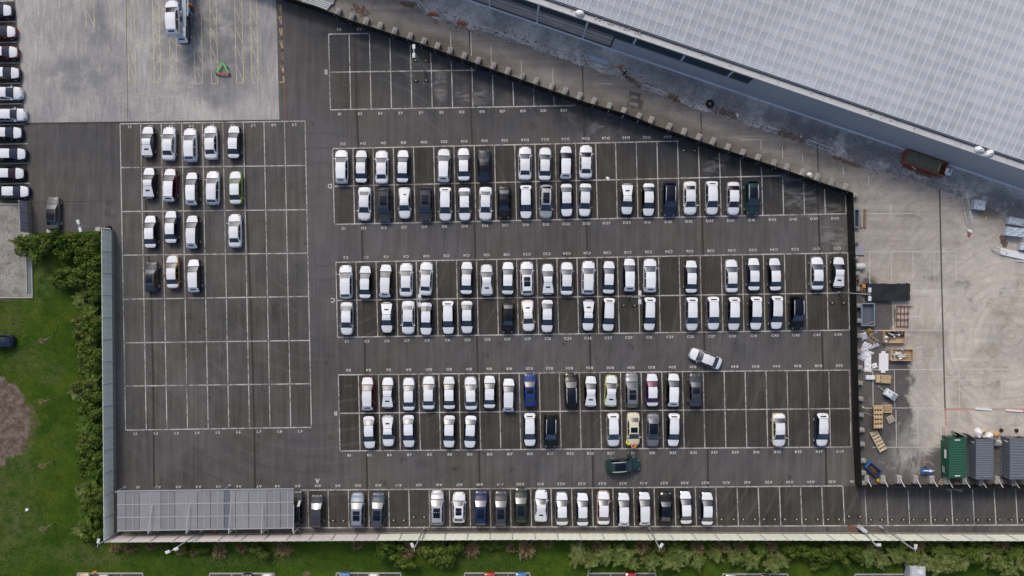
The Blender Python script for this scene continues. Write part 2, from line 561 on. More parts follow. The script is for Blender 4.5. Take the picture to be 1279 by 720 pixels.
TARMAC = tarmac_material()
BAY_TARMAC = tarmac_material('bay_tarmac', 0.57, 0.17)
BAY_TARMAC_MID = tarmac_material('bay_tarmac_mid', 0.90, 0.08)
WHITE_LINE = marking_material('white_line_paint', (0.47, 0.46, 0.45), 0.5)
FAINT_LINE = marking_material('faint_line_paint', (0.58, 0.555, 0.515), 0.9, (0.37, 0.35, 0.32))
NUMBER = marking_material('number_paint', (0.52, 0.51, 0.50), -0.2)
YELLOW_LINE = marking_material('yellow_line_paint', (0.58, 0.50, 0.33), 0.7, (0.30, 0.29, 0.26))
ORANGE_LINE = marking_material('orange_line_paint', (0.52, 0.36, 0.21), 0.6)
RED_LINE = marking_material('red_line_paint', (0.42, 0.11, 0.09), 0.8)
JOINT = M('joint_sealant', (0.032, 0.024, 0.020), 0.8, grain=0.3)
CONCRETE = M('cast_concrete', (0.34, 0.335, 0.32), 0.85, grain=0.25, scale=1.8, objvar=0.1)
KERB = M('kerb_concrete', (0.36, 0.355, 0.34), 0.85, grain=0.2)

# ------------------------------------------------------------------ ground sheets
def sheet(name, pts, z, m, kind='structure', parent=None):
    """flat ground sheet with the outline given in photo pixels"""
    b = MB()
    vs = []
    for x, y in pts:
        p = P(x, y)
        vs.append((p.x, p.y, z))
    b.add(vs, [tuple(range(len(vs)))])
    o = b.build(name, m, parent)
    if o.data.polygons[0].normal.z < 0:
        o.data.flip_normals()
    if kind and parent is None:
        struct(o, kind)
    return o

terr = MB()
terr.add([(-700, -700, -0.01), (700, -700, -0.01), (700, 700, -0.01), (-700, 700, -0.01)], [(0, 1, 2, 3)])
struct(terr.build('terrain', M('terrain_grass', (0.05, 0.075, 0.02), 0.9, grain=0.4, scale=0.2)))

DIAG = [(100, -95), (355, 1), (402, 16), (442, 32), (505, 52.5), (570, 76), (640, 101), (730, 132.5), (780, 147), (815, 161),
        (875, 182), (960, 210.5), (1020, 231.5), (1057, 243.5)]
RIGHT = [(1057, 243.5), (1060.5, 340), (1062.5, 450), (1065, 540), (1068, 604)]
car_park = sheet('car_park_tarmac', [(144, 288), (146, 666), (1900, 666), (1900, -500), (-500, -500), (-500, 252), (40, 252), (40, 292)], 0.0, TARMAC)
pad = sheet('concrete_pad', [(0, -300), (18, 0), (31, 153.5), (350, 149.5), (346, 0), (338, -300)], 0.006, pad_material())
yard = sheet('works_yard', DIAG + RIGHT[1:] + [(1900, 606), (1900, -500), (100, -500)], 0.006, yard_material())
rg = random.Random(3)
gb = [(250, -100), (420, -40), (505, -2), (522, 10), (540, 21), (572, 33), (600, 37), (650, 55), (690, 70), (735, 85), (775, 99), (800, 108), (835, 124), (870, 137),
      (920, 150), (955, 164), (1000, 178), (1050, 198), (1085, 209), (1120, 220), (1160, 233), (1200, 246), (1240, 262), (1279, 282), (1500, 360), (1900, 520)]
edge = []
for (x0, y0), (x1, y1) in zip(gb, gb[1:]):
    k = max(2, int((x1 - x0) / 7))
    for i in range(k):
        t = i / k
        edge.append((lerp(x0, x1, t) + rg.uniform(-2, 2), lerp(y0, y1, t) + rg.uniform(-2.0, 2.0)))
gravel = sheet('gravel_strip', edge + [(1900, 455), (1279, 236), (762, 60), (250, -115)], 0.011, gravel_material())
sheet('broken_slab', [(786, 113), (793, 116), (801, 117), (799, 124), (804, 128), (801, 137), (792, 136), (782, 132), (785, 126), (789, 124), (786, 119)], 0.010,
      M('broken_track', (0.085, 0.08, 0.075), 0.95, grain=0.5, scale=1.2), parent=yard)
sheet('broken_slab', [(788, 119), (797, 121), (796, 124), (788, 123)], 0.014, M('slab_fragment', (0.20, 0.185, 0.17), 0.95, grain=0.3), parent=yard)
sheet('broken_slab', [(786, 127), (798, 130), (796, 134), (785, 130)], 0.014, M('slab_fragment', (0.20, 0.185, 0.17), 0.95, grain=0.3), parent=yard)
lawn = sheet('lawn', [(-500, 372), (42, 372), (42, 291), (142.5, 289), (145, 668.5), (1900, 668.5), (1900, 1200), (-500, 1200)], 0.004, grass_material())
gpl = sheet('gravel_plot', [(-500, 256), (36, 256), (39, 371), (-500, 371)], 0.02, roofgravel_material())

def blob(name, cx, cy, rx, ry, m, z=0.012, seed=0, n=150):
    r = random.Random(seed)
    ph = [r.uniform(0, 6.28) for _ in range(5)]
    pts = []
    for i in range(n):
        a = 2 * math.pi * i / n
        k = 1 + 0.09 * math.sin(2 * a + ph[0]) + 0.07 * math.sin(4 * a + ph[1]) + 0.04 * math.sin(9 * a + ph[2]) + 0.03 * math.sin(21 * a + ph[3]) + r.uniform(-0.04, 0.04)
        pts.append((cx + rx * k * math.cos(a), cy + ry * k * math.sin(a)))
    return sheet(name, pts, z, m)
blob('bark_bed', -14, 527, 54, 62, bark_material(), seed=4)

# ------------------------------------------------------------------ painted bays
def interp(knots, i):
    ks = sorted(knots)
    return float(np.interp(i, ks, [knots[k] for k in ks]))

class Marks:
    """flat paint, one mesh for each block of bays"""
    def __init__(self, z=0.014):
        self.b, self.z = MB(), z
    def seg(self, a, b, w=0.125):
        A, B = P(*a), P(*b)
        d = (B - A).normalized()
        nrm = Vector((-d.y, d.x, 0)) * (w / 2)
        self.b.add([(p.x, p.y, self.z) for p in (A - nrm, B - nrm, B + nrm, A + nrm)], [(0, 1, 2, 3)])
        return self
    def build(self, name, m, parent):
        return self.b.build(name, m, parent)

_gl = {}
def glyph(ch):
    """filled outline of one character, as points and faces (height 1)"""
    if ch not in _gl:
        cu = bpy.data.curves.new('glyph', 'FONT')
        cu.body = ch
        cu.size = 1.0 / 0.73
        cu.offset = 0.035
        cu.resolution_u = 2
        o = bpy.data.objects.new('glyph', cu)
        COL.objects.link(o)
        dg = bpy.context.evaluated_depsgraph_get()
        me = o.evaluated_get(dg).to_mesh()
        _gl[ch] = ([v.co.copy() for v in me.vertices], [tuple(p.vertices) for p in me.polygons])
        o.evaluated_get(dg).to_mesh_clear()
        bpy.data.objects.remove(o)
        bpy.data.curves.remove(cu)
    return _gl[ch]

def write(b, text, px, py, h, rot=0.0, z=0.014, xs=1.0):
    """letters of height h metres centred over a photo pixel"""
    c = P(px, py)
    parts, x = [], 0.0
    for ch in text:
        vs, fs = glyph(ch)
        xs0 = min(v.x for v in vs)
        xs1 = max(v.x for v in vs)
        parts.append((vs, fs, x - xs0))
        x += (xs1 - xs0) + 0.16
    w = x - 0.16
    ca, sa = math.cos(rot), math.sin(rot)
    for vs, fs, dx in parts:
        out = []
        for v in vs:
            lx, ly = (v.x + dx - w / 2) * h * xs, (v.y - 0.5) * h
            out.append((c.x + lx * ca - ly * sa, c.y + lx * sa + ly * ca, z))
        b.add(out, fs)

UP = math.pi        # numbers read from the aisle above are upside down in the photo
BLOCKS = {
    # letter: knots of bay line x on the top line, y of the three lines at left and right, slant px per px, last bay
    'E': ({0: 410.5, 1: 436, 8: 614, 12: 716, 13: 741}, (43, 90.5, 137.5), (37.5, 86, 132)),
    'D': ({0: 415.5, 6: 567, 13: 744.2, 14: 769, 17: 846.5, 25: 1055}, (186, 233, 280.5), (172, 218, 267.2)),
    'C': ({0: 419.5, 7: 595.3, 13: 745.8, 17: 848.3, 24: 1032.5, 25: 1059}, (328, 375.5, 421.5), (316, 366, 412.5)),
    'B': ({0: 422.5, 7: 598.3, 12: 723.7, 13: 749.2, 18: 878.3, 24: 1035.3, 25: 1061}, (468.5, 516.5, 563.5), (462.5, 510.5, 558.5)),
}
def diag_y(x):
    return float(np.interp(x, [p[0] for p in DIAG], [p[1] for p in DIAG]))
def right_x(y):
    return float(np.interp(y, [p[1] for p in RIGHT], [p[0] for p in RIGHT]))

def line_y(L, row, x):
    kn, ly, ry = BLOCKS[L]
    x0, x1 = kn[0], interp(kn, max(kn))
    return lerp(ly[row], ry[row], (x - x0) / (x1 - x0)) if L != 'E' else lerp(ly[row], ry[row], (x - 410) / 320)

for L, (kn, ly, ry) in BLOCKS.items():
    mk, nb = Marks(), MB()
    last = max(kn)
    slant = 0.023
    for row in range(3):
        xa = kn[0] + slant * (ly[row] - ly[0])
        xb = interp(kn, last) + slant * (ry[row] - ry[0])
        k = 40
        pts = [(lerp(xa, xb, i / k), 0) for i in range(k + 1)]
        pts = [(x, line_y(L, row, x)) for x, _ in pts]
        for a, b_ in zip(pts, pts[1:]):
            if L in 'ED' and (a[1] < diag_y(a[0]) + 1.5 or b_[1] < diag_y(b_[0]) + 1.5):
                continue
            mk.seg(a, b_, 0.15)
    for i in range(last + 1):
        x = interp(kn, i)
        for r0 in (0, 1):
            ya, yb = line_y(L, r0, x), line_y(L, r0 + 1, x)
            xa, xb = x + slant * (ya - ly[0]), x + slant * (yb - ly[0])
            if L in 'ED':
                lim = diag_y(xa) + 1
                if yb < lim + 2:
                    continue
                ya = max(ya, lim)
            mk.seg((xa, ya + 0.7), (xb, yb - 0.7))
    for i in range(last):
        x = (interp(kn, i) + interp(kn, i + 1)) / 2
        yt, yb = line_y(L, 0, x), line_y(L, 2, x)
        if not (L in 'ED' and yt - 6 < diag_y(x) + 2):
            write(nb, L + str(2 * i + 2), x, yt - 5.6, 0.34, UP, xs=1.15)
        if not (L in 'ED' and yb < diag_y(x) + 2):
            write(nb, L + str(2 * i + 1), x + 1, yb + 5.4, 0.34, 0, xs=1.15)
    write(nb, L, kn[0] - 3.5 + (0 if L != 'A' else 3), ly[1], 0.62, UP)
    mk.build('bay_marking', WHITE_LINE, car_park)
    nb.build('bay_number', NUMBER, car_park)

# bays are worn, browner tarmac, painted darker still for contact shade between cars
def bay_sheet(pts, m=None):
    sheet('bay_tarmac', pts, 0.005, m or BAY_TARMAC, parent=car_park)
for L in 'DCB':
    kn, ly, ry = BLOCKS[L]
    last = interp(kn, max(kn))
    k = 26
    tp = [(lerp(kn[0], last, i / k), line_y(L, 0, lerp(kn[0], last, i / k))) for i in range(k + 1)]
    if L == 'D':
        tp = [(x, max(y, diag_y(x) + .5)) for x, y in tp]
    sl = 0.023 * (ly[2] - ly[0])
    bt = [(lerp(kn[0], last, i / k) + sl, line_y(L, 2, lerp(kn[0], last, i / k))) for i in range(k, -1, -1)]
    bay_sheet(tp + bt)
bay_sheet([(410.5, 43)] + [(x, max(diag_y(x) + .5, 43 - .0144 * (x - 410))) for x in range(420, 736, 12)] + [(728, 132.5), (413.5, 137.5)], BAY_TARMAC_MID)
bay_sheet([(385, 612.5), (1075, 607), (1077, 656.8), (386.5, 659.5)], BAY_TARMAC)
bay_sheet([(1080, 612), (1420, 612), (1424, 656.8), (1083, 656.8)], BAY_TARMAC_MID)
bay_sheet([(150, 155), (381, 151.5), (389, 534), (157, 537.5)], BAY_TARMAC_MID)
bay_sheet([(-60, 0), (17, 0), (30, 153), (37, 250), (-60, 252)], BAY_TARMAC)

# bottom row A
KA = {0: 158, 9: 384.6, 14: 510.5, 21: 688.2, 29: 894, 35: 1052.7, 36: 1080, 43: 1268, 48: 1402}
mk, nb = Marks(), MB()
def a_top(x):
    return lerp(612.5, 607, (x - 385) / 690)
def a_bot(x):
    return lerp(659.5, 656.8, (x - 385) / 690)
for i in range(49):
    x = interp(KA, i)
    off = 1.0 + 2.0 * max(0, (x - 640) / 640)
    mk.seg((x, a_top(x)), (x + off, a_bot(x)))
    if i < 48:
        x1 = interp(KA, i + 1)
        if i < 35:
            mk.seg((x, a_top(x)), (x1, a_top(x1)), 0.15)
        mk.seg((x + off, a_bot(x)), (x1 + off, a_bot(x1)), 0.15)
        if i < 36:
            write(nb, 'A' + str(i + 1), (x + x1) / 2 + (0 if i > 6 else 2), a_top((x + x1) / 2) - 5.2, 0.34, UP, xs=1.15)
write(nb, 'A', 396.5, 601, 0.62, UP)
mk.build('bay_marking', WHITE_LINE, car_park)
nb.build('bay_number', NUMBER, car_park)

# left block L
mk, nb = Marks(), MB()
LT, LB = {0: 150, 9: 381}, {0: 157, 9: 389}
ly = [155, 209.7, 264.5, 319, 374, 428.5, 482.5, 537.5]
ry = [151.5, 207, 262.2, 316.5, 370.5, 425.5, 479.5, 534]
for j in range(8):
    t = (ly[j] - 155) / 382.5
    mk.seg((lerp(150, 157, t), ly[j]), (lerp(381, 389, t), ry[j]), 0.15)
for i in range(10):
    x0, x1 = interp(LT, i), interp(LB, i)
    mk.seg((x0, lerp(155, 151.5, i / 9)), (x1, lerp(537.5, 534, i / 9)))
    if i < 9:
        write(nb, 'L' + str(i + 1), x0 + 12, lerp(158.5, 155.5, i / 9) + 0.5, 0.34, UP, xs=1.15)
        write(nb, 'L' + str(i + 1), x1 + 12, lerp(541.5, 538, i / 9) + 0.3, 0.34, 0, xs=1.15)
mk.build('bay_marking', WHITE_LINE, car_park)
nb.build('bay_number', NUMBER, car_park)

# far left column
mk = Marks()
for y, xe in ((1.5, 17), (27.5, 20), (53.3, 22), (79, 24.5), (104.5, 26.5), (130, 28.5), (155.5, 31), (180, 34.5), (204.3, 36), (229.5, 37)):
    mk.seg((-40, y + 1.2), (xe, y - 0.3), 0.15)
mk.build('bay_marking', WHITE_LINE, car_park)

# expansion joints
mk = Marks(0.010)
for pts in ([(442.5, 32), (445.5, 140), (451, 250), (455, 400), (458, 560), (459, 662)],
            [(586, 82), (589.5, 170), (592.5, 260), (594, 340), (596.5, 450), (599, 600), (600, 663)],
            [(729, 131), (731.5, 250), (734.5, 340), (737, 440), (740, 560), (742, 663)],
            [(874.5, 181), (877.5, 290), (880, 440), (884, 560), (884.5, 663)],
            [(1020.5, 231), (1023.5, 300), (1026, 400), (1028.5, 480), (1031.5, 560), (1033, 663)],
            [(182, 250), (189, 370), (191.5, 480), (192.5, 608)], [(305, 160), (309, 280), (314, 400), (317.5, 520), (318.5, 612)]):
    for a, b_ in zip(pts, pts[1:]):
        mk.seg(a, b_, 0.26)
mk.seg((31, 155.2), (352, 151.2), 0.14)
mk.seg((33, 253.5), (140, 251), 0.06)
mk.build('joint_strip', JOINT, car_park)

# pad joints and worn hatching
mk = Marks(0.016)
mk.seg((157.5, -20), (159.5, 153), 0.07).seg((18, 0), (31, 153), 0.2).seg((349.8, 149.5), (345.8, 0), 0.2)
mk.build('joint_strip', M('thin_joint', (0.10, 0.095, 0.09), 0.9), pad)
mk = Marks(0.018)
def hatch(x0, x1, ya, yb, lean, step=24, right=True):
    mk.seg((x0 - lean * (yb - ya) / 100, ya), (x0, yb), 0.10)
    mk.seg((x1 - lean * (yb - ya) / 100, ya), (x1, yb), 0.10)
    if yb > 90:
        mk.seg((x0, yb), (x1, yb), 0.09)
    y = yb
    while y > ya + 4:
        k = (yb - y) / 100 * lean
        mk.seg((x1 - k, y), (x0 - k - lean * step / 100, max(y - step, ya)), 0.07)
        y -= step
for x0, x1, ya, yb in ((108, 118, -10, 35), (139, 148, -10, 36), (161, 170, -10, 103), (193, 201, -10, 104), (213, 221.5, 47, 104), (244, 253.5, -10, 105),
                       (264.5, 272.5, -10, 105), (295.5, 304.5, -10, 104), (315, 323, -10, 104)):
    hatch(x0, x1, ya, yb, 2.5)
mk.build('worn_hatching', YELLOW_LINE, pad)
mk = Marks(0.018)
mk.seg((350.5, 0), (354.5, 103), 0.17)
mk.seg((349, 103), (354.5, 103), 0.15)
for y in range(5, 104, 15):
    mk.seg((346.8 + y * 0.04, y - 14), (350.8 + y * 0.04, y), 0.13)
mk.build('orange_hatching', ORANGE_LINE, car_park)
mk = Marks(0.018)
mk.seg((355, 103), (357, 149), 0.08)
mk.build('faded_line', RED_LINE, car_park)

# old bay lines that run on under the dust of the yard
mk = Marks(0.012)
for x0, x1, y in ((1075, 1140, 267), (1075, 1195, 315), (1075, 1279, 363), (1075, 1180, 413), (1075, 1279, 462), (1075, 1180, 510), (1090, 1180, 559), (600, 640, 40), (750, 765, 105), (925, 951, 175)):
    mk.seg((x0, y), (x1, y - 0.004 * (x1 - x0)), 0.10)
for x, ya, yb in ((1086, 315, 363), (1113, 315, 363), (1140, 315, 360), (1167, 315, 355), (1194, 318, 350), (1250, 330, 355), (1115, 363, 412), (1168, 363, 412), (1195, 365, 410), (1222, 368, 408),
                  (1090, 462, 510), (1117, 462, 510), (1119, 512, 559), (1146, 512, 559), (1198, 462, 548), (1225, 470, 548), (1252, 470, 548), (1084.5, 220, 232), (1112, 255, 268),
                  (562.5, 41, 58), (613, 56, 80), (651, 75, 95), (690, 85, 106), (950, 175, 186), (977, 183, 198), (1002, 192, 203), (1053, 210, 218), (588, 40, 70)):
    mk.seg((x, ya), (x + 0.6, yb), 0.10)
mk.build('worn_bay_line', FAINT_LINE, yard)
mk = Marks(0.015)
for pts in ([(1173.5, 236), (1176, 350), (1180, 500), (1182, 556)], [(586, 38), (587, 70)], [(727.5, 84), (728.5, 118)], [(875.5, 140), (876, 168)], [(1021, 180), (1022, 215)]):
    for a, b_ in zip(pts, pts[1:]):
        mk.seg(a, b_, 0.20)
mk.build('joint_strip', M('yard_joint', (0.085, 0.075, 0.068), 0.9, grain=0.4), yard)
mk = Marks(0.017)
mk.seg((1180, 511.3), (1300, 511.8), 0.28)
mk.seg((1180.5, 511.3), (1182, 545), 0.26)
mk.build('red_line', marking_material('red_yard_paint', (0.48, 0.22, 0.19), 0.9, (0.38, 0.32, 0.29)), yard)

for x, y in ((349.5, 545.5), (412, 546.2)):
    m = MB()
    c = P(x, y)
    m.box(c.x, c.y, .006, .03, .55, .55)
    m.build('drain_cover', M('drain_iron', (.075, .052, .042), .8, grain=.4), car_park)
m = MB()
for k in range(30):
    r_ = random.Random(k)
    c = P(1064 + r_.gauss(0, 3), 659.5 + r_.gauss(0, 1.6))
    m.box(c.x, c.y, .006, .012 + .0004 * k, r_.uniform(.1, .4), r_.uniform(.1, .3), r_.uniform(0, 3))
struct(m.build('rusty_stain', M('rust_stain', (.13, .065, .045), .9, grain=.4), car_park), 'stuff')
# ------------------------------------------------------------------ cars
def film_material():
    n = NT('white_protective_film')
    w = n.noise(2.2, 4, 0.6, dist=0.7)
    c = n.scalecol((0.705, 0.735, 0.785), n.ramp(n.rand(), 0, 1, 0.90, 1.05, False))
    c = n.scalecol(c, n.ramp(w, 0.35, 0.7, 0.97, 1.02, False))
    n.bump(w, 0.25, 0.03)
    return n.done(c, 0.5, spec=0.4)
FILM = film_material()
PAINT = {
    'white': paint('white', (0.68, 0.705, 0.75)), 'silver': paint('silver', (0.40, 0.42, 0.45), 0.35), 'grey': paint('grey', (0.17, 0.185, 0.21), 0.3),
    'dark grey': paint('dark_grey', (0.040, 0.046, 0.058)), 'black': paint('black', (0.004, 0.005, 0.006)), 'navy': paint('navy', (0.010, 0.018, 0.045)),
    'blue': paint('blue', (0.010, 0.036, 0.17)), 'maroon': paint('maroon', (0.13, 0.02, 0.035)), 'bright green': paint('bright_green', (0.17, 0.30, 0.05)),
    'yellow-green': paint('yellow_green', (0.44, 0.50, 0.22)), 'purple': paint('purple', (0.055, 0.022, 0.085)), 'beige': paint('beige', (0.55, 0.44, 0.33)),
    'cream': paint('cream', (0.62, 0.58, 0.45)), 'copper': paint('copper', (0.36, 0.21, 0.10), 0.2), 'dark green': paint('dark_green', (0.010, 0.040, 0.038)),
    'pink': paint('pink', (0.48, 0.36, 0.31)), 'slate blue': paint('slate_blue', (0.048, 0.062, 0.092), 0.1), 'pale blue': paint('pale_blue', (0.21, 0.255, 0.32), 0.2),
    'dark blue': paint('dark_blue', (0.007, 0.020, 0.075)), 'ash grey': paint('ash_grey', (0.095, 0.10, 0.105), 0.1), 'red': paint('red', (0.36, 0.012, 0.018)), 'forest green': paint('forest_green', (0.014, 0.028, 0.018)), 'mid blue': paint('mid_blue', (0.05, 0.16, 0.42)),
    'tan': paint('tan', (0.42, 0.32, 0.22)), 'charcoal': paint('charcoal', (0.034, 0.037, 0.048))}
def glass_material(name, col, metal=1.0):
    n = NT(name)
    return n.done(col, 0.14 if metal else 0.08, metal, spec=0.4)
GLASS = glass_material('car_glass', (0.13, 0.14, 0.158))
ROOFGLASS = glass_material('roof_glass', (0.004, 0.006, 0.014), 0.0)
TYRE = M('tyre_rubber', (0.012, 0.012, 0.012), 0.85)
RIM = M('alloy_rim', (0.60, 0.60, 0.61), 0.4, 0.5)
TRIM = M('black_trim', (0.012, 0.012, 0.013), 0.5)
RAIL = M('satin_rail', (0.55, 0.56, 0.58), 0.4, 0.3)
LAMPG = M('headlamp_glass', (0.20, 0.21, 0.23), 0.15, 0.3)
TAIL = M('tail_lamp', (0.13, 0.010, 0.012), 0.3)

US = [0, .015, .05, .12, .25, .38, .5, .62, .75, .87, .94, .985, 1]       # front to rear
UW = [.54, .73, .87, .955, .99, 1, 1, 1, 1, .985, .94, .85, .70]
TYPES = {   # L, W, greenhouse rows (t, half width, z) cowl, header, mid, tail, foot; deck heights front/cowl/rear
    'saloon': dict(L=4.42, W=1.73, g=[(.23, .82, .93), (.39, .69, 1.33), (.54, .715, 1.42), (.73, .68, 1.36), (.865, .80, 1.02)], zr=1.0),
    'coupe': dict(L=4.42, W=1.76, g=[(.265, .81, .92), (.40, .66, 1.29), (.52, .68, 1.36), (.70, .62, 1.30), (.85, .76, 1.0)], zr=.97),
    'estate': dict(L=4.45, W=1.75, g=[(.22, .84, .95), (.395, .71, 1.40), (.58, .73, 1.50), (.86, .68, 1.44), (.965, .80, 1.03)], zr=1.0),
    'suv': dict(L=4.60, W=1.84, g=[(.235, .85, 1.05), (.41, .72, 1.55), (.58, .73, 1.66), (.87, .70, 1.60), (.965, .82, 1.12)], zr=1.08),
    'hatch': dict(L=4.16, W=1.70, g=[(.25, .83, .93), (.415, .69, 1.34), (.50, .68, 1.40), (.60, .63, 1.36), (.94, .86, 1.0)], zr=.96),
    'city': dict(L=4.0, W=1.74, g=[(.245, .82, .95), (.40, .67, 1.36), (.58, .69, 1.44), (.80, .66, 1.38), (.955, .80, 1.0)], zr=.98)}

def car_parts(kind, film, sunroof, rails):
    """shared meshes for one kind of car: list of (name, mesh, material role, parent index or None)"""
    T = TYPES[kind]
    L, W, g, zr = T['L'], T['W'], T['g'], T['zr']
    t0, z0 = g[0][0], g[0][2]
    ZT = [0, .015, .05, .12, t0, .5, g[4][0], .95, .985, 1]
    ZV = [.60, .68, .74, .80, z0 - .02, .95, g[4][2] - .02 if kind != 'estate' and kind != 'suv' else zr, zr - .06, zr - .14, zr - .24]
    zs = sorted(zip(ZT, ZV))
    zt, zv = [a for a, _ in zs], [b for _, b in zs]
    def hw(t):
        return float(np.interp(t, US, UW)) * W / 2
    def zb(t):
        return float(np.interp(t, zt, zv))
    def Y(t):
        return L / 2 - t * L
    def deck(s, t):
        w = hw(t) * 0.93
        crown = 0.085 * (1 - s * s) * min(1, 8 * t + .3, 8 * (1 - t) + .3)
        return Vector((s * w, Y(t), zb(t) - 0.03 * abs(s) ** 4 + crown))
    out = []
    # lower body
    b = MB()
    prof = [(0, .0), (.84, .0), (.96, .24), (1.0, .46), (1.0, .66), (.975, .84)]
    def hull(i, t):
        w, zz = hw(t), zb(t)
        if i < 6:
            k, h = prof[i]
            return Vector((k * w, Y(t), .19 + h * (zz - .19)))
        s = [.93, .7, .35, 0][i - 6] / .93
        return deck(s * .96 if i == 6 else s, t)
    ring = 10
    rows = []
    ts = [0, .015, .05, .12, .2, .3, .4, .5, .6, .7, .8, .87, .94, .985, 1]
    vs = []
    for t in ts:
        half = [hull(i, t) for i in range(ring)]
        vs += half + [Vector((-p.x, p.y, p.z)) for p in half[-2:0:-1]]
    n = 2 * ring - 2
    fs = []
    for j in range(len(ts) - 1):
        for i in range(n):
            i2 = (i + 1) % n
            fs.append((j * n + i, j * n + i2, (j + 1) * n + i2, (j + 1) * n + i))
    b.add(vs, fs, 0, True)
    b.add([vs[i] for i in range(n)], [tuple(range(n - 1, -1, -1))], 0)
    b.add([vs[(len(ts) - 1) * n + i] for i in range(n)], [tuple(range(n))], 0)
    # greenhouse
    def gp(r, u):
        t, k, z = g[r]
        w = k * W / 2
        return Vector((w * u, Y(t), z + (0.07 if 0 < r < 4 else .06) * (1 - u * u)))
    def patch(r0, r1):
        def f(u, v):
            s = 2 * u - 1
            return gp(r0, s).lerp(gp(r1, s), v)
        return f
    def roof_fn(u, v):
        s = 2 * u - 1
        if v < .5:
            p = gp(1, s).lerp(gp(2, s), v * 2)
        else:
            p = gp(2, s).lerp(gp(3, s), v * 2 - 1)
        p.z += 0.012 * math.sin(math.pi * v)
        return p
    def belt(r, sg):
        t = g[r][0]
        if r in (0, 4):
            p = gp(r, sg)
            return p
        return Vector((sg * hw(t) * .945, Y(t), zb(t) - .02))
    b.grid(patch(0, 1), 4, 2, 0, True, True)
    b.grid(roof_fn, 4, 6, 0, True, True)
    b.grid(patch(3, 4), 4, 3, 0, True, True)
    def side(r0, r1, sg):
        def f(u, v):
            return belt(r0, sg).lerp(belt(r1, sg), u).lerp(gp(r0, sg).lerp(gp(r1, sg), u), v)
        return f
    def tri(pts, sg, off=0.0):
        return pts if sg > 0 else pts[::-1]
    for sg in (1, -1):
        for r0, r1 in ((1, 2), (2, 3)):
            b.grid(side(r0, r1, sg), 2, 1, 0, False, sg < 0)
        b.add(tri([gp(0, sg), belt(1, sg), gp(1, sg)], sg), [(0, 1, 2)], 0)
        b.add(tri([belt(3, sg), gp(4, sg), gp(3, sg)], sg), [(0, 1, 2)], 0)
    out.append(('body', b.mesh('car_body', PAINT['white']), 'paint', None))

    def overlay(name, fn, u0, u1, v0, v1, nu, nv, off, role, flip=True, parent=0, rim=0.0):
        m = MB()
        def f(u, v):
            uu, vv = lerp(u0, u1, u), lerp(v0, v1, v)
            e = 1e-3
            p = fn(uu, vv)
            du = fn(uu + e, vv) - fn(uu - e, vv)
            dv = fn(uu, vv + e) - fn(uu, vv - e)
            nn = du.cross(dv)
            if nn.length > 1e-12:
                nn.normalize()
                if nn.z < 0:
                    nn = -nn
            else:
                nn = Vector((0, 0, 1))
            return p + nn * off
        m.grid(f, nu, nv, 0, True, flip)
        out.append((name, m.mesh('car_' + name, PAINT['white']), role, parent))
    def deckf(kf, kr, ta, tb, rf=0.0, rr=0.0):
        """panel lying on the deck; rf and rr round its front and rear corners"""
        def f(u, v):
            t = lerp(ta, tb, v)
            k = lerp(kf, kr, v)
            if rf and v < rf:
                k *= .58 + .42 * math.sqrt(max(0, 1 - (1 - max(v, 0) / rf) ** 2))
            if rr and v > 1 - rr:
                k *= .62 + .38 * math.sqrt(max(0, 1 - (1 - (1 - min(v, 1)) / rr) ** 2))
            return deck((2 * u - 1) * k, t)
        return f
    top = 'film' if film else 'paint'
    if film:
        overlay('bonnet', deckf(.80, .93, .020, t0 - .004, .30), 0, 1, 0, 1, 6, 9, .014, top, parent=None)
    else:
        overlay('bonnet', deckf(.84, .93, .045, t0 - .004, .25), 0, 1, 0, 1, 6, 8, .012, top, parent=None)
    overlay('windscreen', patch(0, 1), .03, .97, .13, .97, 4, 2, .008, 'glass', parent=None)
    overlay('wiper_panel', patch(0, 1), -.02, 1.02, -.03, .125, 4, 1, .010, 'trim', parent=None)
    ru = (.02, .98) if film else (.05, .95)
    overlay('roof', roof_fn, ru[0], ru[1], .02, .985, 4, 6, .012, top, parent=None)
    roof_i = len(out) - 1
    if sunroof:
        if kind in ('estate', 'suv', 'city'):
            overlay('sunroof', roof_fn, .16, .84, .10 if rails else .16, .78 if not rails else .80, 3, 5, .02, 'roofglass', parent=roof_i)
        else:
            overlay('sunroof', roof_fn, .14, .86, .12, .62, 3, 5, .02, 'roofglass', parent=roof_i)
    rear = patch(3, 4)
    if kind == 'hatch':
        overlay('hatch_cover', rear, .0, 1.0, .02, 1.0, 4, 4, .012, top, parent=None)
        overlay('rear_window', rear, *((.28, .72, .38, .52) if film else (.12, .88, .12, .62)), 3, 1, .022, 'slit' if film else 'glass', parent=None)
        overlay('boot_lid', deckf(.94, .84, g[4][0] - .004, .985, 0, .5), 0, 1, 0, 1, 4, 5, .014, top, parent=None)
    elif kind in ('estate', 'suv', 'city'):
        if film:
            overlay('tailgate', rear, -.04, 1.04, .0, .98, 4, 3, .012, top, parent=None)
            overlay('rear_window', rear, .20, .80, .30, .62, 3, 1, .024, 'slit', parent=None)
            overlay('boot_lid', deckf(.96, .90, g[4][0] - .012, .994, 0, .6), 0, 1, 0, 1, 4, 5, .02, top, parent=None)
        else:
            overlay('rear_window', rear, .07, .93, .10, .74, 4, 2, .010, 'glass', parent=None)
    else:
        overlay('rear_window', rear, *((-.02, 1.02, .04, .99) if film else (.05, .95, .06, .92)), 4, 2, .008, 'glass', parent=None)
        overlay('boot_lid', deckf(.93, .88, g[4][0] + .006, .980, 0, .45), 0, 1, 0, 1, 5, 7, .014, top, parent=None)
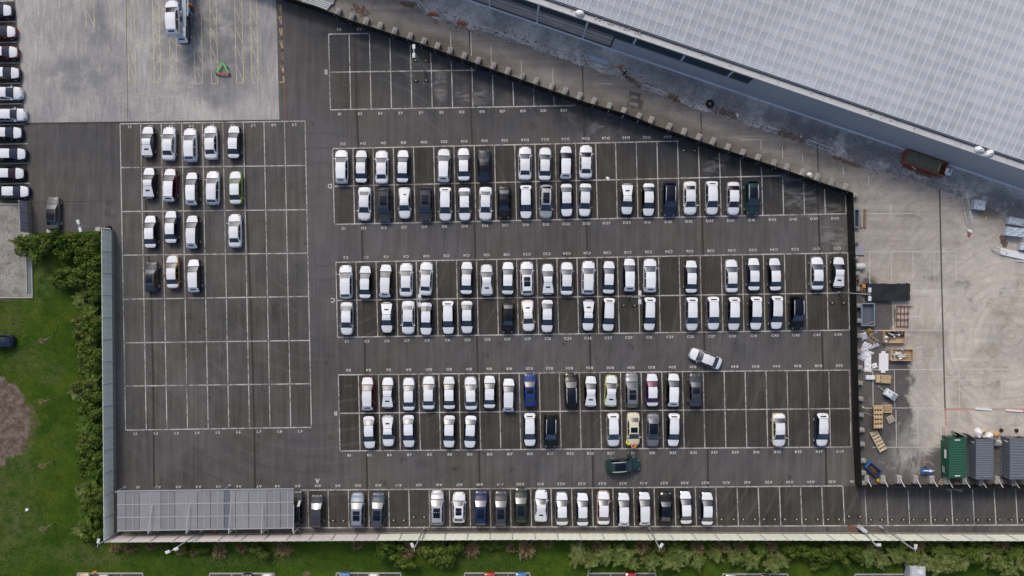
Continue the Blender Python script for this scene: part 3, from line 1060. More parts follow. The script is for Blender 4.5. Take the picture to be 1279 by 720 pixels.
    for sg in (1, -1):
        for r0, r1 in ((1, 2), (2, 3)):
            fn = side(r0, r1, sg)
            m = MB()
            def f(u, v, fn=fn, sg=sg):
                p = fn(lerp(.05, .95, u), lerp(.10, .86, v))
                return p + Vector((sg * .010, 0, .006))
            m.grid(f, 2, 1, 0, False, sg < 0)
            out.append(('side_window', m.mesh('car_side_window', GLASS), 'glass', None))
        for q in ((gp(0, sg).lerp(belt(1, sg), .35), gp(1, sg).lerp(belt(1, sg), .88), gp(1, sg).lerp(belt(1, sg), .14)),
                  (gp(3, sg).lerp(belt(3, sg), .88), gp(4, sg).lerp(belt(3, sg), .40), gp(3, sg).lerp(belt(3, sg), .14))):
            m = MB()
            m.add(tri([p + Vector((sg * .008, 0, .006)) for p in q], sg), [(0, 1, 2)])
            out.append(('quarter_window', m.mesh('car_quarter_window', GLASS), 'glass', None))
        # wing mirror
        m = MB()
        ym = Y(t0 + .045)
        m.add([(sg * x, y, z) for x, y, z in ((W / 2 - .06, ym + .04, z0 + .03), (W / 2 + .13, ym + .02, z0 + .01), (W / 2 + .15, ym - .05, z0 + .02), (W / 2 - .02, ym - .05, z0 + .03),
               (W / 2 - .06, ym + .04, z0 + .09), (W / 2 + .12, ym + .03, z0 + .14), (W / 2 + .14, ym - .05, z0 + .14), (W / 2 - .02, ym - .05, z0 + .09))],
              [(3, 2, 1, 0), (4, 5, 6, 7), (0, 1, 5, 4), (1, 2, 6, 5), (2, 3, 7, 6), (3, 0, 4, 7)])
        out.append(('wing_mirror', m.mesh('car_wing_mirror', TRIM), 'paint', None))
        # lamps on the corners
        def hl(u, v, sg=sg):
            return deck(sg * lerp(.68, .97, u), lerp(.014, .055, v))
        overlay('headlight', hl, 0, 1, 0, 1, 2, 2, .010, 'lamp', flip=sg > 0, parent=None)
        def tl(u, v, sg=sg):
            return deck(sg * lerp(.70, .97, u), lerp(.976, .996, v))
        overlay('tail_light', tl, 0, 1, 0, 1, 2, 1, .012, 'tail', flip=sg > 0, parent=None)
        if rails:
            m = MB()
            pts = [gp(1, sg * .93) + Vector((0, -.05, .05))] + [roof_fn((sg * .93 + 1) / 2, v) + Vector((0, 0, .06)) for v in (.25, .5, .75, .95)]
            m.tube(pts, .048, 5)
            out.append(('roof_rail', m.mesh('car_roof_rail', RAIL), 'rail', None))
        for t in (.175, .80):
            m = MB()
            x0 = sg * (W / 2 - .20)
            x1 = sg * (W / 2 + .012)
            prof2 = [(.0, x0), (.29, x0), (.325, x0 + sg * .03), (.325, x1 - sg * .03), (.30, x1), (.215, x1 - sg * .004)]
            m.lathe(prof2, (0, Y(t), .325), 16, 0, 'x')
            out.append(('wheel', m.mesh('car_wheel', TYRE), 'tyre', None))
            wi = len(out) - 1
            m = MB()
            m.lathe([(.215, x1 - sg * .006), (.20, x1 - sg * .02), (.05, x1 - sg * .012), (.0, x1 - sg * .012)], (0, Y(t), .325), 12, 0, 'x')
            out.append(('rim', m.mesh('car_rim', RIM), 'rim', wi))
    return out, T

_cp = {}
ROLE = {'glass': GLASS, 'roofglass': ROOFGLASS, 'tyre': TYRE, 'rim': RIM, 'rail': RAIL, 'lamp': LAMPG, 'tail': TAIL, 'trim': TRIM, 'slit': ROOFGLASS}
def add_car(kind, col, film, px, py, ang, label, group=None, length=None, sunroof=False, rails=False, z=0.0, zview=0.75, name='parked_car', tint=None, tilt=0.0, cat='car', glassroof=False):
    """ang is the heading in degrees, 0 = front towards the top of the photo, counter-clockwise"""
    key = (kind, film, sunroof, rails)
    if key not in _cp:
        _cp[key] = car_parts(*key)
    parts, T = _cp[key]
    c = P(px, py, z + zview)
    root = thing(name, label, cat, (c.x, c.y, z), R(ang), group)
    if tilt:
        root.rotation_euler = (R(tilt), 0, R(ang))
    if length:
        k = (length / S) / T['L']
        root.scale = (lerp(1, k, .6), k, lerp(1, k, .4))
    made = []
    for nm, me, role, par in parts:
        o = link(nm, me, made[par] if par is not None and par > 0 and par < len(made) and nm in ('sunroof', 'rim') else root)
        m = PAINT[col] if role == 'paint' else FILM if role == 'film' else ROLE[role]
        if glassroof and nm in ('roof',):
            m = ROOFGLASS
        if tint and nm in ('windscreen', 'rear_window'):
            m = tint
        o.material_slots[0].link = 'OBJECT'
        o.material_slots[0].material = m
        made.append(o)
    return root

KINDW = {'S': 'saloon', 'C': 'coupe', 'E': 'estate', 'V': 'suv', 'H': 'hatch', 'K': 'city'}
WORD = {'S': 'saloon', 'C': 'coupe', 'E': 'estate car', 'V': 'SUV', 'H': 'hatchback', 'K': 'small hatchback'}
def row(where, heading, cars, group='cars parked in the marked bays'):
    """cars: (px, py, kind letter, colour, options) in order from left to right"""
    n = len(cars)
    for i, c in enumerate(cars):
        px, py, k, col = c[:4]
        o = c[4] if len(c) > 4 else ''
        film = 'f' in o
        w = WORD[k]
        d = ('white-topped %s %s' % (col, w)) if film else ('%s %s%s' % (col, w, ' with glass roof' if 's' in o else ' with roof rails' if 'r' in o else ''))
        rnd = random.Random(int(px * 31 + py * 7))
        add_car(KINDW[k], col, film, px, py, heading + rnd.gauss(0, 1.0), ('%s, %s in %s' % (d, place(i, n), where)).replace('from the', 'from'), group,
                sunroof='s' in o, rails='r' in o, glassroof='g' in o, tint=REDGLASS if 'm' in o else None)
REDGLASS = glass_material('tinted_glass', (0.15, 0.085, 0.11))

row('upper line of top double row', 0, [
    (426.5, 208.5, 'E', 'white', 'f'), (451.5, 208.3, 'S', 'black', 'f'), (476.8, 209, 'S', 'white'), (503.3, 208, 'S', 'navy', 'f'), (554.3, 206.8, 'E', 'silver', 'f'),
    (579.2, 205.6, 'S', 'grey', 'f'), (604.8, 207.5, 'C', 'navy', 'g'), (655.8, 204.3, 'S', 'white'), (680.7, 205, 'S', 'silver', 'f'), (706.7, 203.3, 'E', 'navy', 'f'), (731.8, 202.3, 'S', 'white')])
row('lower line of top double row', 180, [
    (455.2, 254.8, 'S', 'white'), (480, 256.4, 'V', 'dark grey', 's'), (505.4, 253.8, 'H', 'silver', 'f'), (531.7, 255.3, 'V', 'dark grey', 's'), (556.2, 255.2, 'E', 'silver', 'f'),
    (580.3, 255.2, 'S', 'grey', 'f'), (606.5, 254.6, 'S', 'white'), (629.8, 252.8, 'S', 'black', 'g'), (656.7, 252.6, 'E', 'navy', 'f'), (682, 252, 'E', 'silver', 'sr'),
    (707.5, 250.2, 'S', 'navy', 'f'), (730.6, 250, 'S', 'grey', 'f'), (783, 249, 'H', 'dark grey', 'f'), (809.8, 249.6, 'S', 'black', 'f'), (836.3, 249, 'V', 'navy', 'rg'),
    (861.9, 247.7, 'S', 'white'), (889, 247.6, 'E', 'silver', 'f'), (915.9, 248.1, 'S', 'silver', 'fm'), (939.1, 246.6, 'V', 'dark green', 'sr')])
row('upper line of middle double row', 0, [
    (431.9, 352.5, 'E', 'white'), (456.3, 352.6, 'S', 'black', 'f'), (481.7, 351, 'E', 'black', 'f'), (507.3, 349.8, 'S', 'white'), (532, 348.5, 'S', 'white'), (582.8, 347.5, 'S', 'black', 'f'),
    (608, 350, 'H', 'silver', 'f'), (634.3, 347.8, 'S', 'dark grey', 'f'), (658.3, 348.2, 'E', 'white', 's'), (684.2, 349, 'H', 'grey', 'f'), (707.9, 348.3, 'S', 'silver', 'f'),
    (734.8, 347.3, 'E', 'white'), (760.2, 346.7, 'S', 'navy', 'f'), (786, 343.6, 'E', 'navy', 'f'), (812, 344.6, 'E', 'white', 'f'), (863.1, 345.8, 'S', 'black', 'f'),
    (913.7, 345, 'S', 'silver', 'f'), (941.1, 342.8, 'S', 'navy', 'f'), (967.5, 342.9, 'S', 'black', 'f'), (1020.5, 341.8, 'S', 'silver', 'f'), (1046.9, 340.4, 'H', 'black', 'f')])
row('lower line of middle double row', 180, [
    (433.1, 398.1, 'S', 'silver', 'f'), (483.3, 396.7, 'H', 'black', 'f'), (509.8, 397, 'S', 'white'), (532.3, 398.3, 'S', 'black', 'f'), (559.8, 397, 'E', 'black', 'f'), (583.2, 396.3, 'S', 'navy', 'f'),
    (634.5, 397.3, 'K', 'black', 's'), (659.5, 394.6, 'H', 'beige', 'f'), (683.3, 395, 'S', 'navy', 'f'), (734.6, 394, 'H', 'navy', 'f'), (760, 393.3, 'E', 'black', 'f'), (811, 392.5, 'E', 'black', 'f'),
    (864, 392.5, 'E', 'grey', 'f'), (890.6, 391.7, 'E', 'grey', 'f'), (916.3, 392.3, 'E', 'dark grey', 'f'), (943.7, 391.6, 'E', 'black', 'f'), (969.6, 390.8, 'E', 'navy', 'f'), (995.4, 390.2, 'V', 'black', 'rg')])
row('upper line of lower double row', 0, [
    (459.2, 492, 'E', 'maroon', 'f'), (484.4, 490.8, 'H', 'dark grey', 'f'), (510.7, 492.5, 'S', 'grey', 'f'), (535.4, 491, 'S', 'silver', 'f'), (561.1, 490.8, 'S', 'black', 'f'), (588, 491.7, 'S', 'silver', 'f'),
    (611.5, 489.7, 'S', 'black', 'f'), (635.2, 493.5, 'E', 'navy', 'f'), (661.9, 487.5, 'S', 'blue', 's'), (713.3, 487.7, 'V', 'black', 'rg'), (737.7, 489, 'H', 'black', 'f'), (763.2, 488.6, 'H', 'yellow-green', 'f'),
    (789, 488, 'V', 'grey', 's'), (814.5, 487.3, 'S', 'purple', 'fm'), (840.8, 487.2, 'E', 'black', 'f'), (868.4, 487.6, 'S', 'dark grey', 's')])
row('lower line of lower double row', 180, [
    (461.4, 540, 'S', 'black', 'f'), (484.8, 538.6, 'H', 'grey', 'f'), (510.6, 538.6, 'S', 'navy', 'f'), (561.1, 539, 'S', 'black', 'f'), (587.5, 539.3, 'S', 'navy', 'f'), (661.7, 537, 'E', 'navy', 'f'),
    (687.9, 537.8, 'V', 'black', 'rg'), (766, 537.3, 'E', 'silver', 'f'), (791.2, 536.6, 'S', 'cream', 's'), (815.5, 537.6, 'S', 'grey', 'g'), (841, 537.3, 'E', 'black', 'f'), (972.9, 537.6, 'S', 'cream', 'f'),
    (1026.3, 537, 'E', 'navy', 'f')])
row('row along the bottom fence', 0, [
    (370, 635, 'V', 'charcoal', 'g'), (396, 639.2, 'E', 'charcoal'), (446.5, 637.9, 'V', 'pale blue', 's'), (472, 637.6, 'V', 'slate blue', 's'), (546.1, 634.5, 'V', 'silver', 's'), (573.2, 634.6, 'K', 'white', 's'),
    (600.6, 635.3, 'V', 'dark blue', 's'), (625.6, 635.7, 'V', 'dark grey', 's'), (650.6, 631.6, 'V', 'forest green', 's'), (675.9, 632.5, 'H', 'white', 'f'), (701.9, 635.7, 'S', 'grey', 'f'), (727.5, 636.3, 'S', 'navy', 'f'),
    (753.8, 634.8, 'S', 'pink', 'f'), (778.8, 636.3, 'E', 'navy', 'f'), (804.8, 635.3, 'E', 'black', 'f'), (831.3, 636.1, 'C', 'black', 'g'), (856.3, 634, 'S', 'black', 'f'), (883, 635.4, 'S', 'navy', 'f')])
row('first line of left-hand bays', 0, [
    (185, 177.5, 'H', 'black', 'f'), (210.8, 179.6, 'S', 'white'), (237.5, 181.3, 'E', 'white'), (263.3, 178.3, 'S', 'white'), (292.3, 177.8, 'S', 'black', 'f')])
row('second line of left-hand bays', 0, [
    (186.5, 228.8, 'H', 'black', 'f'), (212.5, 231.4, 'E', 'maroon', 'f'), (240, 236, 'E', 'black', 'f'), (265.7, 234.9, 'E', 'white'), (294.4, 234.8, 'S', 'bright green', 'f')])
row('third line of left-hand bays', 0, [
    (188.3, 289.8, 'S', 'black', 'f'), (214, 283.7, 'S', 'navy', 'f'), (240.5, 289.8, 'E', 'black', 'f'), (293.4, 288.4, 'S', 'white')])
row('fourth line of left-hand bays', 0, [
    (189.2, 346, 'K', 'dark grey', 's'), (215.8, 339.8, 'S', 'copper', 'f'), (242.6, 344.6, 'E', 'black', 'f')])
fl = [(13.5, 14.4, 'E', 'navy', 'f'), (40, 19.5, 'S', 'maroon', 'f'), (65.5, 22, 'S', 'maroon', 'f'), (91.6, 24, 'E', 'black', 'f'), (116.7, 27, 'E', 'white', ''), (143.6, 31.6, 'S', 'white', ''),
      (166.3, 27, 'E', 'navy', 'f'), (192.7, 32, 'E', 'navy', 'f'), (217, 30, 'S', 'black', 'fm'), (239.5, 36, 'S', 'navy', 'f')]
for i, (y, xf, k, col, o) in enumerate(fl):
    lab = '%s%s %s, %s in the column cut by the left edge' % ('white-topped ' if 'f' in o else '', col, WORD[k], place(i, len(fl), 'top', 'bottom'))
    add_car(KINDW[k], col, 'f' in o, xf - 20.7, y, -90, lab.replace('from the', 'from'), 'cars in the left-edge column', tint=REDGLASS if 'm' in o else None)

# cars standing or moving in the aisles
add_car('saloon', 'silver', True, 881.2, 448.1, 68.5, 'white-topped silver saloon turning diagonally across the aisle', name='moving_car')
sv = add_car('suv', 'dark green', False, 778.3, 581.7, -86.5, 'dark green SUV with an open door standing across the aisle', name='moving_car', sunroof=True, rails=True)
m = MB()
m.box(0, 0, -.35, .30, .06, .95)
m.box(0, .02, .30, .62, .03, .80)
dr = m.build('open_door', PAINT['dark green'], sv)
dr.location = (1.42, .42, .78)
dr.rotation_euler = (0, 0, R(-52))
dr.location = (-1.32, .78, .78)
dr.rotation_euler = (0, 0, R(62))
add_car('saloon', 'ash grey', False, 66.3, 266.5, 0, 'grey saloon with glass roof parked beside the hedge', sunroof=True, glassroof=True)
add_car('estate', 'navy', False, -4.5, 427, 90, 'dark blue car with red tail lights at the left edge of the lawn')
# ------------------------------------------------------------------ boundary fences
FENCE_H = 3.3
GREEN_PANEL = M('fence_panel_left', (0.76, 0.81, 0.72), 0.6, grain=0.16, scale=1.0, objvar=0.08)
CREAM_PANEL = M('fence_panel_bottom', (0.70, 0.745, 0.645), 0.65, grain=0.12, scale=1.0, objvar=0.06)
PINK_PANEL = M('fence_panel_corner', (0.58, 0.55, 0.56), 0.65, grain=0.15, scale=1.0, objvar=0.06)
BROWN_BASE = M('fence_gravel_board', (0.24, 0.215, 0.19), 0.85, grain=0.3, scale=2.0)
STEEL = M('galvanised_steel', (0.42, 0.45, 0.47), 0.45, 0.5)
BLACKBOARD = M('black_hoarding', (0.0045, 0.0045, 0.005), 0.55, grain=0.3)

def panel_fence(name, label, a, b, pitch, mats_fn, h=FENCE_H, base_h=0.75):
    """fence of sheet panels over concrete gravel boards between steel posts; a, b are photo pixels of the inner foot"""
    A, B = P(*a), P(*b)
    d = B - A
    Ln = d.length
    n = max(1, round(Ln / pitch))
    t = thing(name, label, 'fence', A, math.atan2(d.y, d.x), 'boundary fence of the car park')
    st = Ln / n
    pm, gm = MB(), MB()
    # panel with shallow folded ribs, front on local -y or +y alike
    k = 6
    vs = []
    for i in range(k + 1):
        x = 0.04 + (st - 0.08) * i / k
        y = 0.02 if i % 2 else -0.02
        vs += [(x, y - .025, base_h), (x, y + .025, base_h), (x, y + .025, h), (x, y - .025, h)]
    fs = []
    for i in range(k):
        for j in range(4):
            j2 = (j + 1) % 4
            fs.append((i * 4 + j, i * 4 + j2, (i + 1) * 4 + j2, (i + 1) * 4 + j))
    fs += [(3, 2, 1, 0), (k * 4, k * 4 + 1, k * 4 + 2, k * 4 + 3)]
    pm.add(vs, fs)
    gm.box(st / 2, 0, 0, base_h - .01, st - .06, .12)
    po = MB()
    po.box(0, 0, 0, h + .05, .09, .16)
    pmesh, gmesh, post = pm.mesh('fence_panel', GREEN_PANEL), gm.mesh('gravel_board', BROWN_BASE), po.mesh('fence_post', STEEL)
    for i in range(n):
        o = link('fence_panel', pmesh, t, (i * st, 0, 0))
        o.material_slots[0].link = 'OBJECT'
        o.material_slots[0].material = mats_fn(i / n)
        link('gravel_board', gmesh, t, (i * st, 0, 0))
        link('fence_post', post, t, (i * st, 0, 0))
    link('fence_post', post, t, (Ln, 0, 0))
    return t
panel_fence('boundary_fence', 'tall pale green panel fence along the left side of the car park', (145.5, 666.5), (142.5, 288.5), 2.95, lambda f: GREEN_PANEL)
panel_fence('boundary_fence', 'tall cream panel fence along the bottom of the car park', (146.5, 667.8), (640, 664.6), 2.95,
            lambda f: PINK_PANEL if f < .65 else CREAM_PANEL)
panel_fence('boundary_fence', 'tall cream panel fence along the bottom right, below the empty bays', (640, 664.6), (1420, 666.5), 2.95, lambda f: CREAM_PANEL)
LILAC = M('fence_panel_lilac', (0.33, 0.31, 0.37), 0.7, grain=0.12)
panel_fence('boundary_fence', 'short lilac-grey panel fence beside the gravel plot at the left', (40, 291), (38.5, 253.5), 1.5, lambda f: LILAC, h=2.6, base_h=.9)

# gravel plot edging
t = thing('plot_kerb', 'pale kerb round the gravel plot at the left edge', 'kerb', P(39, 371))
for a, b in (((-60, 372), (41.5, 372)), ((41, 371), (39.5, 293)), ((34, 366), (32.5, 293)), ((-60, 255), (36, 255.5))):
    A, B = P(*a), P(*b)
    m = MB()
    d = (B - A)
    c = (A + B) / 2 - P(39, 371)
    m.box(c.x, c.y, 0, .18 if a[1] > 300 else .16, d.length, .16, math.atan2(d.y, d.x), bev=.02)
    m.build('kerb_stone', KERB, t)
m = MB()
c = P(37.3, 330) - P(39, 371)
m.box(c.x, c.y, 0, .06, .42, 7.8, R(-1))
m.build('drain_channel', M('drain_grate', (0.16, 0.19, 0.18), 0.4, 0.2, grain=.3), t)

# ------------------------------------------------------------------ black hoarding round the works yard
HOARD_H = 2.15
def hoarding(label, pts, brace_side):
    t = thing('site_hoarding', label, 'hoarding', P(*pts[0]), 0.0, 'black hoarding round the works yard')
    O = P(*pts[0])
    rest = 0.0
    me = {}
    for a, b in zip(pts, pts[1:]):
        A, B = P(*a) - O, P(*b) - O
        d = B - A
        n = max(1, round(d.length / 2.44))
        st = d.length / n
        m = MB()
        m.box(st / 2, 0, 0.02, HOARD_H, st - .012, .05)
        m.box(st / 2, .05 * brace_side, 1.9, 2.0, st - .02, .05)
        m.box(st / 2, .05 * brace_side, .3, .4, st - .02, .05)
        mesh = m.mesh('hoarding_panel', BLACKBOARD)
        for i in range(n):
            link('hoarding_panel', mesh, t, A + d * (i / n), math.atan2(d.y, d.x))
    return t
hoarding('black hoarding running diagonally across the top of the car park', DIAG, 1)
hoarding('black hoarding along the right side of the car park', RIGHT, 1)
hoarding('black hoarding below the yard, above the empty bottom bays', [(1068, 605.5), (1180, 605.8), (1420, 606)], 1)

def ballast(label, px, py, ang, sx, sy, side, h=0.75, white=True, reach=.42):
    """concrete counterweight with a steel brace to the hoarding; local +y points away from the hoarding"""
    c = P(px, py, h)
    t = thing('ballast_block', label, 'concrete block', (c.x, c.y, 0), ang, 'concrete blocks bracing the hoarding')
    m = MB()
    m.box(0, 0, 0, h, sx, sy, bev=.05)
    m.box(0, -sy * .22, h, h + .05, sx * .5, .08)
    m.box(0, sy * .22, h, h + .05, sx * .5, .08)
    m.build('block', CONCRETE, t)
    m = MB()
    m.bar((sx * .1, sy * .1, h + .03), (sx * .1, -sy / 2 - reach, 1.9), .07)
    m.bar((sx * .1, -sy * .3, h + .02), (sx * .1, -sy / 2 - reach + .04, .5), .06)
    m.build('brace', STEEL if not white else M('white_steel', (0.66, 0.68, 0.70), 0.5), t)
    return t
DB = [(421.8, 15), (439, 21), (457, 27), (474.5, 32.5), (492.5, 39), (512, 45.5), (529, 52), (546, 58), (562, 63.5), (579.5, 70), (597, 76), (616, 82.5), (634, 89),
      (652, 95.5), (669.5, 101.5), (689, 108), (706, 114), (724, 120), (742, 126.5), (761, 133), (779, 139.5), (798, 146), (813.5, 150.5), (836, 158.5), (854.5, 165), (873, 172),
      (891, 176.5), (909.5, 184.5), (928, 191), (947, 197.5), (967, 204), (983, 209.5), (1002.5, 216), (1021, 222), (1039, 227.5), (1056, 234)]
jr = random.Random(5)
for i, (x, y) in enumerate(DB):
    ballast('concrete block behind the diagonal hoarding, %s' % place(i, len(DB)), x, y, R(-20 + jr.uniform(-4, 4)), .62, 1.05, 1, white=False)
VB = [(1067.7, 244), (1069, 302), (1069.3, 323), (1070.2, 342), (1070.8, 361.7), (1071.5, 382), (1072, 401), (1072.5, 420), (1072.6, 439), (1073.6, 459.5), (1073.9, 479), (1074.6, 498.7),
      (1075.2, 518.7), (1076, 537.6), (1076.6, 555.6), (1077.6, 576), (1078, 591.5), (1078.4, 604)]
for i, (x, y) in enumerate(VB):
    ballast('pale concrete block beside the right-hand hoarding, %s' % place(i, len(VB), 'top', 'bottom'), x + .5, y, R(-90 + jr.uniform(-3, 3)), .55, .75, 1, white=False)
BB = [(1083, 600.6), (1103.5, 601), (1124, 601), (1144.4, 601), (1164.5, 601), (1184, 602), (1205, 602), (1226, 603.5), (1246, 601.5), (1267, 604)]
for i, (x, y) in enumerate(BB):
    ballast('pale block with a white brace above the bottom hoarding, %s' % place(i, len(BB)), x, y - 1.2, R(jr.uniform(-3, 3)), .62, 1.0, 1, reach=.16)

# ------------------------------------------------------------------ canopy over the bottom left bays
CLEAR = M('canopy_sheet', (0.245, 0.25, 0.26), 0.45, grain=0.14, scale=0.8, objvar=0.16)
CLEAR_D = M('canopy_sheet_blue', (0.13, 0.15, 0.175), 0.45, grain=0.14, scale=0.8)
WSTEEL = M('white_painted_steel', (0.38, 0.39, 0.41), 0.5)
CZ = 2.6
t = thing('canopy', 'grey translucent canopy over the bottom left bays', 'canopy', P(146, 663))
O = P(146, 663)
def cz(py):
    return lerp(2.25, 2.75, (663 - py) / 50)
cut = [146, 157, 174, 201, 218.5, 246.5, 263, 280, 286.5, 294, 310.5, 333.5, 350.5, 367]
mids = []
for i, (x0, x1) in enumerate(zip(cut, cut[1:])):
    m = MB()
    yt = lerp(614, 611, (x0 - 146) / 221)
    yb = lerp(663, 659.5, (x0 - 146) / 221)
    g = .05 * S
    c4 = [P(x0 + g * .7, yb, 2.25) - O, P(x1 - g * .7, yb, 2.25) - O, P(x1 - g * .7, yt, 2.75) - O, P(x0 + g * .7, yt, 2.75) - O]
    m.add([tuple(p) for p in c4] + [(p.x, p.y, p.z - .03) for p in c4], [(0, 1, 2, 3), (7, 6, 5, 4), (0, 4, 5, 1), (1, 5, 6, 2), (2, 6, 7, 3), (3, 7, 4, 0)])
    m.build('roof_sheet', CLEAR_D if i in (7,) else CLEAR, t)
    if x1 - x0 > 14:
        xm = (x0 + x1) / 2 + 0.5
        m = MB()
        m.bar(P(xm, yb, 2.27) - O, P(xm, yt, 2.77) - O, .07, .03)
        m.build('glazing_bar', WSTEEL, t)
for f in (.34, .67):
    m = MB()
    y0, y1 = lerp(614, 663, f), lerp(611, 659.5, f)
    z = lerp(2.75, 2.25, f) + .03
    m.bar(P(146, y0, z) - O, P(367, y1, z) - O, .09, .03)
    m.build('purlin', WSTEEL, t)
for a, b in (((146, 613.6, 2.78), (367, 610.6, 2.78)), ((146, 663.3, 2.28), (367, 659.8, 2.28))):
    m = MB()
    m.bar(P(*a) - O, P(*b) - O, .12, .10)
    m.build('edge_beam', STEEL, t)
for x in (189, 235.5, 287, 327, 366):
    m = MB()
    foot = P(x, 665.5, 0) - O
    foot = P(x + 8, 658, 0) - O
    m.bar(foot, (foot.x, foot.y, 2.9), .14)
    tp = Vector((foot.x, foot.y, 2.9))
    m.bar(tp, P(x + 1.0, 631, 2.85) - O, .08, .08)
    m.bar(tp, P(x - 0.2, 660.5, 2.5) - O, .10, .10)
    m.bar((foot.x, foot.y, .9), P(x + 9, 665, .1) - O, .10)
    m.build('support_arm', M('support_white', (0.40, 0.42, 0.45), 0.5), t)
for x, y in ((156, 609), (287, 606.8)):
    m = MB()
    p = P(x, y) - O
    m.bar(p, (p.x, p.y, 2.6), .12)
    m.bar((p.x, p.y, 2.5), P(x - 7, y + 6, 2.7) - O, .09)
    m.box(p.x, p.y, 0, .06, .34, .34)
    m.build('front_post', STEEL, t)
# little things dropped behind the canopy
for (x, y, c, nm, lab) in ((269.5, 663.3, (0.5, 0.06, 0.03), 'red_can', 'small red can behind the canopy'), (275.5, 666, (0.10, 0.25, 0.16), 'green_bottle', 'small green bottle behind the canopy')):
    m = MB()
    m.lathe([(0, 0), (.14, 0), (.14, .3), (.06, .36), (0, .36)], (0, 0, 0), 10)
    o = m.build(nm, M(nm, c, .5), None, P(x, y))
    tag(o, lab, 'litter')

# ------------------------------------------------------------------ lamp posts
LAMP_HEAD = M('lantern_grey', (0.60, 0.62, 0.64), 0.45)
def lamp(label, bx, by, tx, ty, h, heads=2, spread=.33, ang=90, base=True, name='lamp_post'):
    """mast from the photo pixel of its foot; height h; lanterns turned by ang"""
    b = P(bx, by)
    t = thing(name, label, 'lamp post', b, 0.0, 'lamp posts of the car park')
    top = P(tx, ty, h) - b
    m = MB()
    m.tube([(0, 0, 0), (top.x * .5, top.y * .5, h * .5), (top.x, top.y, h)], [.11, .085, .06], 8)
    m.build('mast', STEEL, t)
    if base:
        m = MB()
        m.lathe([(.22, 0), (.22, .05), (.14, .08), (.13, .9), (.11, .95)], (0, 0, 0), 10)
        m.build('base', STEEL, t)
    a = R(ang)
    dx, dy = math.cos(a), math.sin(a)
    m = MB()
    m.bar((top.x - dx * spread, top.y - dy * spread, h), (top.x + dx * spread, top.y + dy * spread, h), .07)
    m.build('bracket', STEEL, t)
    for k in ((1, -1) if heads == 2 else (1,)):
        m = MB()
        cx, cy = top.x + k * dx * (spread + .20), top.y + k * dy * (spread + .20)
        m.box(cx, cy, h - .10, h + .06, .58, .36, a, bev=.05)
        m.box(cx, cy, h - .13, h - .10, .40, .26, a)
        m.build('lantern', LAMP_HEAD, t)
    return t
lamp('twin lamp post standing among the empty top bays', 530, 88.6, 516.8, 64, 8.8)
lamp('twin lamp post left in the middle double row', 534.6, 374, 524.2, 375.7, 8.8)
lamp('twin lamp post near the centre of the middle double row', 785.2, 371, 799.2, 371.7, 8.8)
lamp('twin lamp post leaning over the right-hand hoarding', 1047, 365.6, 1086.5, 368, 8.8)
lamp('low lamp post with spread heads above the left hedge', 123, 285.4, 98.7, 282.4, 4.8, ang=105, spread=.3)
lamp('single lamp post at the bottom left fence corner', 150, 663.5, 122, 681, 5.6, heads=1, ang=80, spread=.3)
lamp('lamp post behind the canopy, over the bottom fence', 252, 664, 214.5, 688, 8.8, heads=2, ang=20, spread=.35)
lamp('lamp post between two empty bays of the bottom row', 530, 659.5, 517, 686, 8.8, heads=1, ang=115, spread=.3)
lamp('lamp post beside the cars of the bottom row', 811, 659.5, 824, 685.5, 7.6, heads=1, ang=60, spread=.25)
lamp('tall lamp post below the right-hand empty bays', 1100, 658.3, 1143.5, 687.8, 8.8, heads=1, ang=85, spread=.25)
t = lamp('camera pole with a grey cabinet at the bottom right', 1076, 660.5, 1093.8, 681, 4.8, heads=1, ang=0, spread=.2, name='camera_pole')
m = MB()
m.box(-.15, .1, 0, 1.2, .95, .5, R(-40), bev=.04)
m.build('cabinet', M('cabinet_grey', (0.42, 0.47, 0.50), .5), t)
# gate boom beside the hedge
t = thing('gate_post', 'pale gate post and arm at the top of the left fence', 'gate', P(131, 290))
m = MB()
m.box(-.5, .25, 0, 1.1, .7, .45, bev=.03)
m.build('post', M('sandstone_block', (0.45, 0.42, 0.34), .8), t)
m = MB()
m.bar((-.1, .45, 1.0), (1.35, .35, 1.15), .09)
m.bar((1.35, .35, 1.15), (.95, -.25, .9), .05)
m.build('arm', STEEL, t)
m = MB()
m.box(.75, .6, 0, 1.0, .35, .3)
m.build('motor_box', M('black_box', (0.02, 0.02, 0.02), .5), t)

# ------------------------------------------------------------------ warehouse
d2 = Vector((0.946, -0.3236, 0)).normalized()          # along the eave, towards the right of the photo
nrm = Vector((-d2.y, d2.x, 0))                         # away from the car park
if nrm.y < 0:
    nrm = -nrm
BASE = P(762.5, 61)
EZ = 7.3
wh = thing('warehouse', 'huge pale ribbed-roof warehouse across the top right', 'warehouse', BASE, math.atan2(d2.y, d2.x))
# local frame: x along the eave, y into the building
def wl(p):
    r = p - BASE
    return Vector((r.dot(d2), r.dot(nrm), p.z))
X0, X1 = -75.0, 105.0
def roof_material(name, col):
    n = NT(name)
    big = n.ramp(n.noise(0.07, 5, 0.6, dist=0.5), 0.36, 0.64, 0.90, 1.07, False)
    run = n.ramp(n.noise(1.0, 4, 0.65, vec=n.mapping(scale=(1.3, 0.12, 1))), 0.36, 0.66, 0.93, 1.05, False)
    f = n.math('MULTIPLY', n.math('MULTIPLY', big, run), n.ramp(n.rand(), 0, 1, 0.95, 1.05, False))
    dirt = n.math('MULTIPLY', n.ramp(n.noise(0.6, 6, 0.75), 0.60, 0.72), 0.35)
    return n.done(n.mix(dirt, n.scalecol(col, f), (0.30, 0.31, 0.31)), 0.5)
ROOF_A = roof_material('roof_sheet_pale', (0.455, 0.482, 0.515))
ROOF_B = roof_material('roof_sheet_dark', (0.385, 0.420, 0.462))  # the sheet's own darker tone, upper half over the purlin
